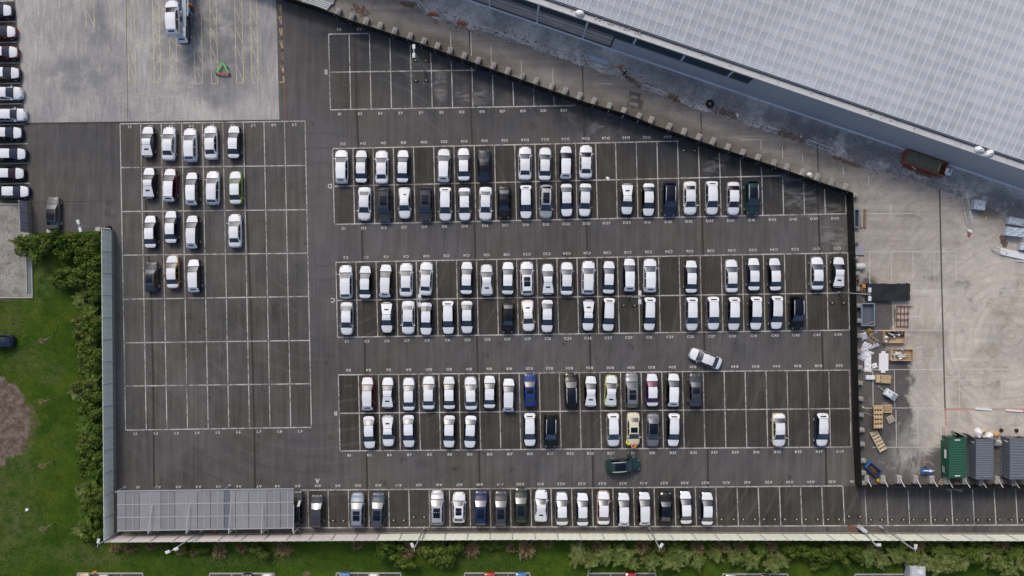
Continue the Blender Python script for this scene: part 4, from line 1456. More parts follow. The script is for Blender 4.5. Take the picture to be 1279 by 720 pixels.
RIBM = M('roof_rib', (0.62, 0.65, 0.69), 0.45, grain=.05)
GUT = M('gutter_lining', (0.46, 0.475, 0.49), 0.6, grain=0.14, scale=0.8)
CLAD = M('wall_cladding', (0.37, 0.405, 0.47), 0.5, grain=0.06, scale=0.6, objvar=0.03)
DARKV = M('dark_opening', (0.012, 0.016, 0.024), 0.6)
BLUEST = M('blue_steel', (0.52, 0.60, 0.70), 0.45)
PLINTH = M('plinth_flashing', (0.75, 0.79, 0.84), 0.4)
BOARD = M('wall_board', (0.42, 0.39, 0.36), 0.8, grain=0.25, scale=0.7, objvar=0.15)
GW = .78
def roof_z(v):
    return EZ + .12 + 4.6 * (1 - (1 - v / 42) ** 2) if v < 42 else EZ + 4.72
rows_v, v = [], GW + .25
k = 0
while v < 31:
    stp = 1.40 + .04 * min(k, 10)
    rows_v.append((v, v + stp))
    v += stp
    k += 1
pitch = .955
xs = []
x = X0
while x < X1:
    xs.append(x)
    x += pitch
CR = 5           # corrugations inside each sheet
def roof_cell(b, x0, x1, v0, v1, top, bot):
    """one overlapping roof sheet: lower half pale, upper half backed by the purlin"""
    ya, yb, ym = v0 - .06, v1, lerp(v0, v1, .52)
    nu = CR * 2
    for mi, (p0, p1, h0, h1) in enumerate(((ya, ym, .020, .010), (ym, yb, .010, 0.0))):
        vs = []
        for (yy, hh) in ((p0, h0), (p1, h1)):
            for i in range(nu + 1):
                vs.append((lerp(x0 + .05, x1 - .05, i / nu), yy, roof_z(yy) + hh + (.030 if i % 2 else 0)))
        n = nu + 1
        b.add(vs, [(i, i + 1, n + i + 1, n + i) for i in range(nu)], mi)
cells = []
Minv = Matrix.Translation(BASE) @ Matrix.Rotation(math.atan2(d2.y, d2.x), 4, 'Z')
for x in xs:
    for v0, v1 in rows_v:
        w = Minv @ Vector((x + pitch / 2, (v0 + v1) / 2, roof_z((v0 + v1) / 2)))
        k = S / (1 - w.z / H)
        px, py = PW / 2 + w.x * k, PH / 2 - w.y * k
        inside = -4 < px < PW + 4 and -6 < py < PH
        cells.append((0 if inside else 1, w.length, x, v0, v1))
cells.sort()
for i, (o_, dd, x, v0, v1) in enumerate(cells[:300]):
    b = MB()
    roof_cell(b, x, x + pitch, v0, v1, 0, 1)
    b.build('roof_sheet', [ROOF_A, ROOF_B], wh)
b = MB()
for o_, dd, x, v0, v1 in cells[300:]:
    roof_cell(b, x, x + pitch, v0, v1, 0, 1)
struct(b.build('roof_sheets_beyond', [ROOF_A, ROOF_B], wh), 'stuff')
vv = [rows_v[0][0] - .06 + i * 2.4 for i in range(14)]
b = MB()
for i in range(len(vv) - 1):
    b.add([(a, y, z) for y in (vv[i], vv[i + 1]) for a, z in ((-.055, roof_z(y) + .0), (-.045, roof_z(y) + .075), (.045, roof_z(y) + .075), (.055, roof_z(y)))],
          [(j, j + 1, 4 + j + 1, 4 + j) for j in range(3)])
ribm = b.mesh('roof_rib', RIBM)
for x in xs:
    link('roof_rib', ribm, wh, (x, 0, 0))
b = MB()                                              # deck under the sheets, gutter trough
b.add([(X0, GW, EZ - .12), (X1, GW, EZ - .12), (X1, 31.5, roof_z(31.5) - .2), (X0, 31.5, roof_z(31.5) - .2)], [(0, 1, 2, 3)])
b.build('roof_deck', DARKV, wh)
gl = 6.0
n = int((X1 - X0) / gl)
for i in range(n):
    b = MB()
    xa, xb = X0 + i * gl + .01, X0 + (i + 1) * gl - .01
    pr = [(-.04, EZ - .25), (-.04, EZ + .10), (.05, EZ + .10), (.08, EZ - .02), (GW - .16, EZ - .04), (GW - .10, EZ - .12), (GW + .12, EZ - .12), (GW + .14, EZ + .14), (GW + .22, EZ + .14)]
    b.add([(a, y, z) for a in (xa, xb) for y, z in pr], [(j, len(pr) + j, len(pr) + j + 1, j + 1) for j in range(len(pr) - 1)])
    b.build('gutter_section', GUT, wh)
# cladding: clad from the photo's x = 762 rightwards; open strip under the eave as far as x = 940
xo = wl(P(940, 102, 6.5)).x
pw = 3.0
x = 0.0
while x < X1 - 1:
    top = 4.3 if x + pw / 2 < xo else EZ - .22
    b = MB()
    b.box(x + pw / 2, 0, .34, top, pw - .02, .12)
    b.build('wall_panel', CLAD, wh)
    x += pw
b = MB()
b.box((X1) / 2, -.06, 0, .34, X1, .24)
b.build('plinth', PLINTH, wh)
b = MB()
b.box(X0 / 2, -.06, 0, .22, -X0, .2)
b.build('plinth', PLINTH, wh)
b = MB()
b.box((X0 + X1) / 2, 1.6, 0, EZ - .3, X1 - X0, .1)
b.build('dark_backing', DARKV, wh)  # backing sheet; the interior's darkness is put into its near-black colour
for i, z in enumerate((.40, 1.05, 1.70, 2.35, 3.0, 3.65)):
    b = MB()
    b.box(X0 / 2, .22 + .06 * (i % 2), z, z + .60, -X0 - .3, .06)
    b.build('wall_board', BOARD, wh)
for i, z in enumerate((4.42, 4.9, 5.4, 5.9, 6.4)):
    b = MB()
    b.box((X0 + xo) / 2, .04 + .02 * i, z, z + .15, xo - X0, .06)
    b.build('louvre_rail', M('louvre_blue', (0.095, 0.13, 0.175), .5), wh)
for px in (488, 549, 611, 672, 731.5, 790.5, 850, 908):
    xx = wl(P(px, 61 + (px - 762.5) * .342 - 14, 4)).x
    b = MB()
    b.box(xx, .16, 0, EZ - .26, .24, .30)
    b.build('steel_column', BLUEST, wh)
b = MB()
b.box(X1 - .1, 16, 0, EZ, .2, 31)
b.box(X0 + .1, 16, 0, EZ, .2, 31)
b.build('end_wall', CLAD, wh)
# ------------------------------------------------------------------ things in the works yard
WOOD = M('pale_timber', (0.46, 0.34, 0.20), 0.8, grain=0.22, scale=2.5, objvar=0.12)
WOOD_G = M('weathered_timber', (0.30, 0.265, 0.21), 0.85, grain=0.25, scale=2.5, objvar=0.12)
PLY = M('plywood', (0.50, 0.38, 0.24), 0.75, grain=0.15, objvar=0.08)
RUST = M('rusty_steel', (0.16, 0.055, 0.035), 0.85, grain=0.4, scale=3)
WHITE = M('white_plastic', (0.72, 0.73, 0.75), 0.5, grain=.06)
WHITE_M = M('white_barrier_steel', (0.62, 0.62, 0.64), 0.5)
LILACP = M('lilac_sheet', (0.56, 0.57, 0.63), 0.45, grain=.10)
BLACKP = M('black_plastic', (0.014, 0.015, 0.018), 0.45, grain=.3)
SOIL = M('soil', (0.13, 0.105, 0.075), 0.95, grain=.4, scale=1.6)
BLUEP = M('blue_paint', (0.03, 0.13, 0.36), 0.45)
NAVYP = M('deep_blue_paint', (0.015, 0.04, 0.13), 0.45)
YELLOWP = M('yellow_paint', (0.55, 0.38, 0.03), 0.5)
ORANGEP = M('orange_paint', (0.50, 0.22, 0.06), 0.6)
ORANGE_NET = M('orange_netting', (0.42, 0.13, 0.04), 0.8, grain=.4)
TEAL = M('pale_teal', (0.45, 0.60, 0.62), 0.5)
GREYBLUE = M('grey_blue_steel', (0.20, 0.25, 0.30), 0.5, 0.2, grain=.2)

def lump(b, cx, cy, z0, rx, ry, h, seed, mi=0, nu=12, nv=6, rough=.18):
    """irregular heap"""
    r = random.Random(seed)
    ph = [r.uniform(0, 6.3) for _ in range(6)]
    vs, fs = [], []
    for j in range(nv + 1):
        f = j / nv
        rr, zz = math.cos(f * math.pi / 2) ** .7, math.sin(f * math.pi / 2)
        for i in range(nu):
            a = 2 * math.pi * i / nu
            k = rr * (1 + rough * math.sin(2 * a + ph[0]) + rough * .7 * math.sin(3 * a + ph[1] + 2 * f) + r.uniform(-rough, rough) * .5)
            vs.append((cx + rx * k * math.cos(a), cy + ry * k * math.sin(a), z0 + h * zz * (1 + r.uniform(-rough, rough) * .6)))
    for j in range(nv):
        for i in range(nu):
            i2 = (i + 1) % nu
            fs.append((j * nu + i, j * nu + i2, (j + 1) * nu + i2, (j + 1) * nu + i))
    fs.append(tuple(nv * nu + i for i in range(nu)))
    b.add(vs, fs, mi, True)

def crumple(b, sx, sy, z, amp, seed, n=9, mi=0, thick=.02):
    """creased sheet lying on the ground"""
    r = random.Random(seed)
    hs = {}
    vs = []
    for j in range(n + 1):
        for i in range(n + 1):
            e = 1 if 0 < i < n and 0 < j < n else .3
            vs.append((sx * (i / n - .5) + r.uniform(-.3, .3) * sx / n, sy * (j / n - .5) + r.uniform(-.3, .3) * sy / n, z + r.uniform(0, amp) * e))
    fs = [(j * (n + 1) + i, j * (n + 1) + i + 1, (j + 1) * (n + 1) + i + 1, (j + 1) * (n + 1) + i) for j in range(n) for i in range(n)]
    b.add(vs, fs, mi)

def at(name, label, cat, px, py, rot=0, z=0.0, zv=0.0, group=None):
    p = P(px, py, z + zv)
    return thing(name, label, cat, (p.x, p.y, z + .012), R(rot), group)

def bx(t, name, m, *args, **kw):
    return MB().box(*args, **kw).build(name, m, t)

# black covered stack
t = at('covered_stack', 'long black tarpaulin-covered stack beside the right-hand lamp', 'covered stack', 1109, 365, 0, zv=.5)
b = MB()
r = random.Random(9)
b.grid(lambda u, v: Vector(((u - .5) * 5.75 + r.uniform(-.05, .05), (v - .5) * 2.25 + r.uniform(-.05, .05), .62 + r.uniform(-.02, .03) + .04 * math.sin(u * 9) * math.sin(v * 5))), 16, 7, 0, True)
b.build('tarpaulin', BLACKP, t)
b = MB().box(0, 0, 0, .58, 5.6, 2.1)
b.build('stacked_load', M('dark_load', (.02, .02, .022), .7), t)
for x in (-2.6, 2.6):
    bx(t, 'strap', M('dark_strap', (.03, .03, .035), .6), x, 0, .02, .74, .10, 2.36)
t = at('orange_machine', 'small orange site machine at the end of the black stack', 'machine', 1078.5, 361, 0, zv=.4)
bx(t, 'chassis', ORANGEP, 0, 0, .15, .45, .45, 1.2, bev=.04)
bx(t, 'engine', M('machine_dark', (.05, .045, .04), .6), 0, -.3, .45, .8, .35, .4)
bx(t, 'tank', ORANGEP, 0, .3, .45, .7, .38, .42, bev=.05)
for y in (-.45, .45):
    b = MB()
    b.lathe([(0, -.3), (.17, -.3), (.17, .3), (0, .3)], (0, y, .17), 10, 0, 'x')
    b.build('wheel', TYRE, t)
# grey-blue tipping skip
def skip(t, L, W, h, m, inner, wall=.06, ribs=True):
    bx(t, 'floor', inner, 0, 0, .12, .18, L - .05, W - .05)
    for nm, a in (('side', (0, W / 2, .1, h, L + .1, wall)), ('side', (0, -W / 2, .1, h, L + .1, wall)), ('end', (L / 2, 0, .1, h, wall, W - wall - .01)), ('end', (-L / 2, 0, .1, h, wall, W - wall - .01))):
        bx(t, nm, m, *a)
    for nm, a in (('rim', (0, W / 2, h, h + .07, L + .22, .16)), ('rim', (0, -W / 2, h, h + .07, L + .22, .16)), ('rim', (L / 2 + .03, 0, h, h + .07, .16, W - .17)), ('rim', (-L / 2 - .03, 0, h, h + .07, .16, W - .17))):
        bx(t, nm, m, *a)
t = at('grey_skip', 'grey-blue steel tipping skip beside the hoarding', 'skip', 1083.5, 393, 90, zv=.6)
skip(t, 2.85, 1.65, .72, GREYBLUE, M('skip_inside', (.085, .105, .135), .6, grain=.3))
for i in range(5):
    bx(t, 'floor_rib', M('skip_rib', (.12, .145, .18), .6), 0, -.56 + i * .28, .18, .21, 2.6, .05)
b = MB()
b.bar((-1.3, .1, .3), (-.9, -.85, .8), .08)
b.build('loose_bar', STEEL, t)
t = at('plate_compactor', 'small yellow machine below the grey-blue skip', 'machine', 1086, 413, 8, zv=.3)
bx(t, 'base_plate', YELLOWP, 0, 0, .03, .14, .42, .55)
bx(t, 'engine', M('yellow_engine', (.42, .27, .03), .5), 0, .05, .14, .5, .34, .36, bev=.05)
b = MB()
b.tube([(-.14, -.2, .2), (-.14, -.5, .7), (.14, -.5, .7), (.14, -.2, .2)], .03, 6)
b.build('handle', YELLOWP, t)
# rusty reinforcement rack
t = at('reinforcement_grid', 'rusty steel grid frame lying on the pale concrete', 'frame', 1127, 395.5, -2)
for i in range(4):
    b = MB()
    b.bar((-.72 + i * .48, -1.45, .10 + .02 * (i % 2)), (-.78 + i * .48, 1.4, .10 + .02 * (i % 2)), .075)
    b.build('bar', RUST, t)
for y, h in ((1.35, .2), (.42, .2), (-.42, .2), (-1.32, .2)):
    b = MB()
    b.bar((-.95, y, h), (1.0 if y > 1 else .85, y + .05, h), .10)
    b.build('cross_bar', RUST, t)
for x in (-.8, .8):
    b = MB()
    b.bar((x, 1.36, .26), (x + .55, 1.45, .26), .06)
    b.build('hook', RUST, t)
# two timber crates full of scrap
def crate(label, px, py, L, W, seed, white):
    t = at('timber_crate', label, 'crate', px, py, R(0), zv=.5, group='open timber crates of scrap')
    bx(t, 'base', PLY, 0, 0, .05, .12, L, W)
    for a in ((0, W / 2, .1, .72, L, .05), (0, -W / 2, .1, .72, L, .05), (L / 2, 0, .1, .72, .05, W - .06), (-L / 2, 0, .1, .72, .05, W - .06)):
        bx(t, 'side_board', PLY, *a)
    r = random.Random(seed)
    h = at('scrap_heap', 'tangled %s scrap in the %s timber crate' % (('white and cream', 'lower') if white else ('black and silver', 'upper')), 'scrap', px, py, 0, zv=.5)
    n = 26
    mats = [WHITE, M('cream_foam', (.66, .62, .45), .7), LILACP] if white else [BLACKP, BLACKP, STEEL, WHITE]
    for i in range(n):
        b = MB()
        x, y = r.uniform(-L * .42, L * (.12 if white else .42)), r.uniform(-W * .38, W * .38)
        if i % 2:
            lump(b, x, y, .3 + r.uniform(0, .25), r.uniform(.14, .3), r.uniform(.12, .22), r.uniform(.15, .35), seed * 50 + i, nu=8, nv=3)
        else:
            b.bar((x, y, .5 + r.uniform(0, .3)), (x + r.uniform(-.5, .5), y + r.uniform(-.4, .4), .5 + r.uniform(0, .3)), r.uniform(.05, .12))
        b.build('scrap_piece', mats[i % len(mats)], h)
    return t
crate('open timber crate filled with black scrap', 1116.8, 421, 2.75, 1.55, 2, False)
t = crate('open timber crate filled with white scrap', 1126, 443.5, 2.85, 1.5, 3, True)
for y in (-.2, 0, .2, .4):
    bx(t, 'inner_slat', WOOD, .72, y, .55, .62, .75, .08)
t = at('broken_crate', 'small broken timber crate frame among white sheets', 'crate', 1089, 427, -32)
for y in (-.55, 0, .55):
    bx(t, 'slat', WOOD, 0, y, .05, .12, 1.25, .10)
for x in (-.6, -.2, .25, .6):
    bx(t, 'batten', WOOD_G, x, 0, .12, .2, .08, 1.2)
# sheets and boards
for (x, y, w, d, rot, sd, m, lab, nm) in (
        (1079, 420, .8, 1.0, 20, 1, LILACP, 'small crumpled pale sheet beside the broken crate', 'crumpled_sheet'),
        (1079, 439, 1.1, 2.5, -25, 2, LILACP, 'large crumpled lilac-white sheet against the hoarding', 'crumpled_sheet'),
        (1083.5, 452, .95, 2.75, 1, 3, WHITE, 'long white sheet lying beside the white board', 'plastic_sheet'),
        (1092, 457, .7, .65, 15, 4, WHITE, 'small white bundle beside the long white sheet', 'plastic_bundle'),
        (1090, 433, 1.6, .45, 22, 5, LILACP, 'narrow twisted lilac strip near the broken crate', 'plastic_strip'),
        (1088, 441, .7, .3, -10, 6, WHITE, 'narrow white scrap of sheet beside the long white sheet', 'plastic_scrap')):
    o = MB()
    crumple(o, w, d, .05, .28 if m is LILACP else .14, sd)
    p = P(x, y)
    o = o.build(nm, m, None, (p.x, p.y, .02))
    o.rotation_euler = (0, 0, R(rot))
    tag(o, lab, 'plastic sheet')
t = at('white_board', 'long white board with narrow ends on the yard', 'board', 1103, 452.3, -1)
b = MB()
b.prism([(-.62, -1.15), (.62, -1.15), (.62, 1.15), (-.62, 1.15)], .04, .18)
b.build('panel', WHITE, t)
for y in (1.3, -1.3):
    bx(t, 'tab', WHITE, -.05, y, .04, .17, .55, .3)
t = at('teal_box', 'small white and teal box beside the plank stack', 'box', 1087, 472, 0, zv=.3)
bx(t, 'box', WHITE, 0, .05, 0, .4, 1.2, .5, bev=.03)
bx(t, 'front', TEAL, 0, -.24, .02, .38, 1.18, .06)
t = at('plank_stack', 'stack of pale timber planks beside the teal box', 'timber', 1103, 473.5, -3, zv=.3)
for k in range(3):
    for j in range(5):
        bx(t, 'plank', WOOD if j != 1 else PLY, .25 + .06 * ((k + j) % 3), -.44 + j * .215, .02 + k * .14, .15 + k * .14, 1.35, .2)
bx(t, 'end_board', PLY, -.72, 0, .02, .46, .5, 1.02, bev=.02)
# towable machine
t = at('towable_generator', 'white towable generator with a drawbar in the yard', 'generator', 1112, 493, -33, zv=.6)
bx(t, 'housing', M('generator_white', (.60, .66, .72), .4), 0, 0, .35, 1.0, 1.6, .95, bev=.10)
bx(t, 'grille', M('grille_grey', (.30, .33, .36), .6), .38, 0, .995, 1.03, .62, .7)
for i in range(5):
    bx(t, 'grille_bar', M('grille_dark', (.15, .17, .19), .6), .16 + i * .11, 0, 1.03, 1.045, .03, .66)
bx(t, 'filler_cap', BLACKP, -.45, .15, 1.0, 1.04, .14, .1)
bx(t, 'control_box', M('pale_panel', (.66, .70, .74), .4), -.55, -.1, 1.0, 1.05, .25, .35)
b = MB().bar((-.8, 0, .42), (-1.95, .1, .36), .08)
b.build('drawbar', STEEL, t)
for y in (-.55, .55):
    b = MB()
    b.lathe([(0, -.09), (.28, -.09), (.30, 0), (.28, .09), (0, .09)], (0.1, y, .30), 12, 0, 'y')
    b.build('wheel', TYRE, t)
bx(t, 'rear_light', BLACKP, .86, .42, .5, .62, .18, .12)
# pallets
def pallet(name, label, px, py, rot, z, L, W, m, nb=5, nr=3, zv=None, group=None):
    t = at(name, label, 'pallet', px, py, rot, z=z, zv=zv or .12, group=group)
    for i in range(nb):
        bx(t, 'deck_board', m, 0, -L / 2 + (i + .5) * L / nb, .115, .14, W, L / nb * .62)
    for i in range(nr):
        bx(t, 'bearer', m, -W / 2 + .05 + i * (W - .1) / (nr - 1), 0, .02, .112, .09, L)
    for y in (-L / 2 + .06, 0, L / 2 - .06):
        bx(t, 'bottom_board', m, 0, y, 0, .019, W, .1)
    return t
names = 'bottom second third fourth fifth sixth seventh eighth ninth tenth top'.split()
for k in range(10):
    which = 'topmost' if k == 9 else 'lowest' if k == 0 else '%s from the bottom' % ordinal(k + 1)
    p = P(1096.3, 521)
    tt = pallet('long_pallet', 'long timber pallet in the tall stack, %s' % which, 1096.3 + random.uniform(-.4, .4), 521 + random.uniform(-.5, .5), 1, .145 * k, 3.05, 1.15, WOOD, 5, 4, zv=0.001, group='pallets in the tall stack')
pallet('pallet', 'upper pallet of the pair beside the tall stack', 1109.5, 511, 2, .15, 1.1, .95, WOOD, 4, 4)
pallet('pallet', 'lower pallet of the pair beside the tall stack', 1107, 511, 0, 0, 1.1, 1.05, PLY, 4, 3)
pallet('pallet', 'small weathered pallet lying askew beside the tall stack', 1112.6, 524, 28, .1, .95, .95, M('grey_timber', (.42, .36, .28), .8, objvar=.1), 5, 3)
for k in range(3):
    pallet('long_pallet', 'long pale pallet lying askew below the tall stack, %s' % ('lowest', 'middle', 'topmost')[k], 1096.5 + k * .4, 551 + k * .3, 28, .15 * k, 2.9, 1.05, M('bleached_timber', (.50, .42, .29), .8, objvar=.1), 6, 3,
           group='askew pallets below the tall stack')
b = MB()
b.bar((0, 0, .06), (1.3, -.45, .06), .10)
o = b.build('loose_plank', WOOD_G, None, P(1079, 515.5))
tag(o, 'loose plank leaning out from the hoarding to the pallets', 'plank')
# blue skip and yellow block
t = at('blue_skip', 'deep blue skip with a brown load beside the corner', 'skip', 1090.5, 586.5, -40, zv=.5)
skip(t, 1.75, .95, .62, NAVYP, M('brown_load', (.10, .06, .035), .9, grain=.4))
b = MB()
lump(b, .1, 0, .15, .7, .38, .22, 12)
h = at('soil_heap', 'brown soil lying in the deep blue skip', 'soil', 1090.5, 586.5, -40, zv=.5)
b.build('soil', M('brown_soil', (.11, .06, .03), .95, grain=.4), h)
bx(t, 'end_plate', BLUEP, -1.0, 0, .2, .7, .22, .98)
t = at('yellow_block', 'yellow rounded block between two concrete blocks', 'block', 1096.8, 600.8, 5, zv=.2)
b = MB()
lump(b, 0, 0, 0, .22, .32, .42, 5, nu=12, nv=5, rough=.06)
b.build('block', YELLOWP, t)
t = at('blue_trailer', 'small blue machine trailer with white parts', 'trailer', 1158, 588.5, -2, zv=.5)
bx(t, 'bed', BLUEP, 0, 0, .3, .5, 1.55, .62, bev=.03)
bx(t, 'side_rail', BLUEP, 0, .34, .5, .62, 1.5, .06)
bx(t, 'side_rail', BLUEP, 0, -.34, .5, .62, 1.5, .06)
b = MB()
b.tube([(-.6, .02, .66), (-.1, .06, .7), (.3, -.04, .66), (.95, .05, .5)], .09, 8)
b.build('white_pipe', WHITE, t)
bx(t, 'white_box', WHITE, .35, .05, .5, .8, .3, .3, bev=.04)
for y in (-.36, .36):
    b = MB()
    b.lathe([(0, -.07), (.22, -.07), (.22, .07), (0, .07)], (-.1, y, .22), 12, 0, 'y')
    b.build('wheel', TYRE, t)
b = MB().bar((0, 0, .05), (.02, .55, .05), .07).bar((-.2, .42, .05), (.24, .5, .05), .06)
o = b.build('orange_stand', ORANGEP, None, P(1154, 582))
tag(o, 'small orange stand beside the blue machine trailer', 'stand')

# containers
GREENC = M('green_container', (0.016, 0.082, 0.050), 0.5, grain=.18, scale=1.5)
GREYC = M('grey_container', (0.125, 0.140, 0.170), 0.5, grain=.12, scale=1.5)
def container(label, x0, x1, y0, y1, m, h, door, plates, nrib):
    """x0..y1 is the roof outline in the photo"""
    a, c = P(x0, y1, h), P(x1, y0, h)
    W, L = c.x - a.x, c.y - a.y
    t = thing('shipping_container', label, 'container', ((a.x + c.x) / 2, (a.y + c.y) / 2, .01), 0, 'storage containers in the yard')
    def corr(n, ln, z0, z1, nm, loc, rz, dep=.045):
        b = MB()
        pts = []
        for i in range(n):
            s = -ln / 2 + ln * i / n
            w = ln / n
            pts += [(s, 0), (s + w * .35, 0), (s + w * .5, dep), (s + w * .85, dep)]
        pts.append((ln / 2, 0))
        vs = [(x, y, z) for z in (z0, z1) for x, y in pts]
        k = len(pts)
        b.add(vs, [(i, i + 1, k + i + 1, k + i) for i in range(k - 1)])
        o = b.build(nm, m, t, loc)
        o.rotation_euler = (0, 0, rz)
    corr(nrib, L - .2, .16, h - .12, 'side_wall', (-W / 2 + .06, 0, 0), R(-90))
    corr(nrib, L - .2, .16, h - .12, 'side_wall', (W / 2 - .06, 0, 0), R(90))
    corr(8, W - .2, .16, h - .12, 'end_wall', (0, -L / 2 + .06, 0), 0)
    b = MB()
    pts = []
    for i in range(nrib):
        s, w = -L / 2 + .12 + (L - .24) * i / nrib, (L - .24) / nrib
        pts += [(s, 0), (s + w * .35, 0), (s + w * .5, .035), (s + w * .85, .035)]
    pts.append((L / 2 - .12, 0))
    k = len(pts)
    b.add([(x, y, h - .05 + z) for x in (-W / 2 + .1, W / 2 - .1) for y, z in pts], [(i, k + i, k + i + 1, i + 1) for i in range(k - 1)])
    b.build('roof', m, t)
    for x in (-W / 2 + .05, W / 2 - .05):
        bx(t, 'top_rail', m, x, 0, h - .12, h, .10, L)
        bx(t, 'bottom_rail', m, x, 0, 0, .16, .10, L)
        for y in (-L / 2 + .05, L / 2 - .05):
            bx(t, 'corner_post', m, x, y, .16, h - .12, .105, .105)
    for y in (-L / 2 + .05, L / 2 - .05):
        bx(t, 'header', m, 0, y, h - .12, h - .002, W - .2, .10)
    bx(t, 'floor', M('container_floor', (.06, .045, .03), .8), 0, 0, .05, .13, W - .2, L - .2)
    for k_, (x, rz) in enumerate(((-W / 2 + .05, 180 - door[0]), (W / 2 - .05, door[1]))):
        b = MB()
        b.box((W / 2 - .08) / 2 * (1 if k_ == 0 else -1), 0, .16, h - .14, W / 2 - .08, .05)
        for q in (.3, .7):
            b.box((W / 2 - .08) * q * (1 if k_ == 0 else -1), .04, .2, h - .2, .03, .03)
        o = b.build('door', m, t, (x, L / 2 - .03, 0))
        o.rotation_euler = (0, 0, R(rz) if k_ == 0 else R(-rz))
    for (sx, sy, sz, px_, py_, pz_) in plates(W, L, h):
        bx(t, 'white_plate', WHITE, px_, py_, pz_, pz_ + sz, sx, sy)
    return t
container('green shipping container with white plates, leftmost of three', 1185.3, 1206.5, 547, 597.5, GREENC, 2.05, (180, 35),
          lambda W, L, h: [(.012, 1.15, .5, -W / 2 - .0, .35, .9), (.7, .12, .006, 0, L / 2 - .3, h), (.7, .12, .006, 0, -L / 2 + .3, h), (.012, .8, .10, -W / 2, -1.75, .5), (.012, .8, .10, -W / 2, -1.85, .8)], 16)
container('grey shipping container with an open door, middle of three', 1219, 1241, 549, 599, GREYC, 2.05, (35, 180), lambda W, L, h: [(.012, .16, .7, -W / 2, L / 2 - .5, .9)], 18)
container('grey shipping container at the right edge, rightmost of three', 1261.3, 1284, 548, 599, GREYC, 2.05, (180, 180), lambda W, L, h: [(.012, .16, .7, -W / 2, L / 2 - .5, .9)], 14)
for x, y, rx, ry, h, lab, nm, m in (
        (1220.5, 541, .65, .55, .8, 'large white sack behind the middle container', 'white_sack', WHITE), (1234, 544.5, .65, .42, .6, 'white wrapped bundle behind the middle container', 'white_bundle', WHITE),
        (1227, 538.5, .35, .3, .5, 'small cream sack beside the large white sack', 'cream_sack', M('cream_sack', (.5, .42, .32), .8)), (1243.5, 542.5, .52, .32, .5, 'orange-tan sack between the grey containers', 'tan_sack', M('tan_sack', (.48, .30, .13), .8)),
        (1222, 187.5, .62, .42, .5, 'larger white sack in the warehouse gutter at the right', 'white_sack', WHITE), (1235, 192, .6, .42, .5, 'smaller white sack in the warehouse gutter at the right', 'white_sack', WHITE),
        (1010.5, 219.5, .45, .38, .5, 'white sack among the concrete blocks', 'white_sack', WHITE), (759.3, 224, .28, .32, .3, 'white plastic scrap on an empty bay of the top row', 'plastic_scrap', WHITE),
        (921, 144.5, .22, .28, .35, 'small white sack on the gravel edge', 'white_sack', WHITE), (1000, 171.5, .16, .14, .3, 'tiny white litter piece on the dark gravel', 'litter', WHITE),
        (1052.5, 189, .2, .16, .3, 'white litter beside the pair of barriers', 'litter', WHITE), (530.5, 57.5, .3, .25, .4, 'pale rubble bag between diagonal blocks near the top lamp', 'rubble_bag', M('pale_bag', (.5, .5, .5), .8))):
    zz = EZ if y < 200 and x > 1200 else 0
    t = at(nm, lab, 'litter' if 'litter' in nm or 'scrap' in nm else 'sack', x, y, random.uniform(0, 90), z=zz)
    b = MB()
    lump(b, 0, 0, 0, rx, ry, h, int(x), nu=14, nv=6)
    b.build('bag', m, t)
    if 'sack' in nm:
        b = MB()
        lump(b, .1 * rx, 0, h * .9, rx * .3, ry * .3, h * .28, int(y), nu=8, nv=3)
        b.build('tied_top', m, t)
t = at('water_tank', 'pale cream tank between the two grey containers', 'tank', 1244.5, 553, 0, zv=.5)
b = MB()
b.lathe([(0, -.5), (.42, -.48), (.48, -.3), (.48, .3), (.42, .48), (0, .5)], (0, 0, .5), 16, 0, 'x')
b.build('drum', M('tank_cream', (.50, .47, .42), .5), t)
bx(t, 'cap', STEEL, .1, .1, .96, 1.02, .2, .2)
for x, y, lab in ((1250, 537.5, 'left black tyre above the rightmost container'), (1269, 537.8, 'right black tyre above the rightmost container')):
    t = at('black_tyre', lab, 'tyre', x, y)
    b = MB()
    b.lathe([(.10, .02), (.24, .0), (.26, .1), (.24, .2), (.10, .18)], (0, 0, 0), 14)
    b.build('tread', TYRE, t)
t = at('large_tyre', 'big black tyre with a pale hub lying on the gravel', 'tyre', 886.3, 130.3)
b = MB()
b.lathe([(.22, .05), (.52, .0), (.58, .18), (.52, .36), (.22, .32)], (0, 0, 0), 20)
b.build('tread', TYRE, t)
b = MB()
b.lathe([(0, .22), (.12, .22), (.2, .2), (.22, .1)], (0, 0, 0), 14)
b.build('hub', M('pale_hub', (.30, .27, .24), .7), t)
# timber under the green container's end
for x, y, rot, L, lab in ((1180, 605.5, 25, 2.0, 'weathered timber beams beside the green container'), (1195.5, 608, 18, 1.4, 'grey timber beams under the green container end')):
    t = at('timber_beams', lab, 'timber', x, y, -rot)
    for k in range(4):
        bx(t, 'beam', WOOD_G, .05 * k, -.42 + .28 * k, .03 + .05 * (k % 2), .17 + .05 * (k % 2), L, .2)

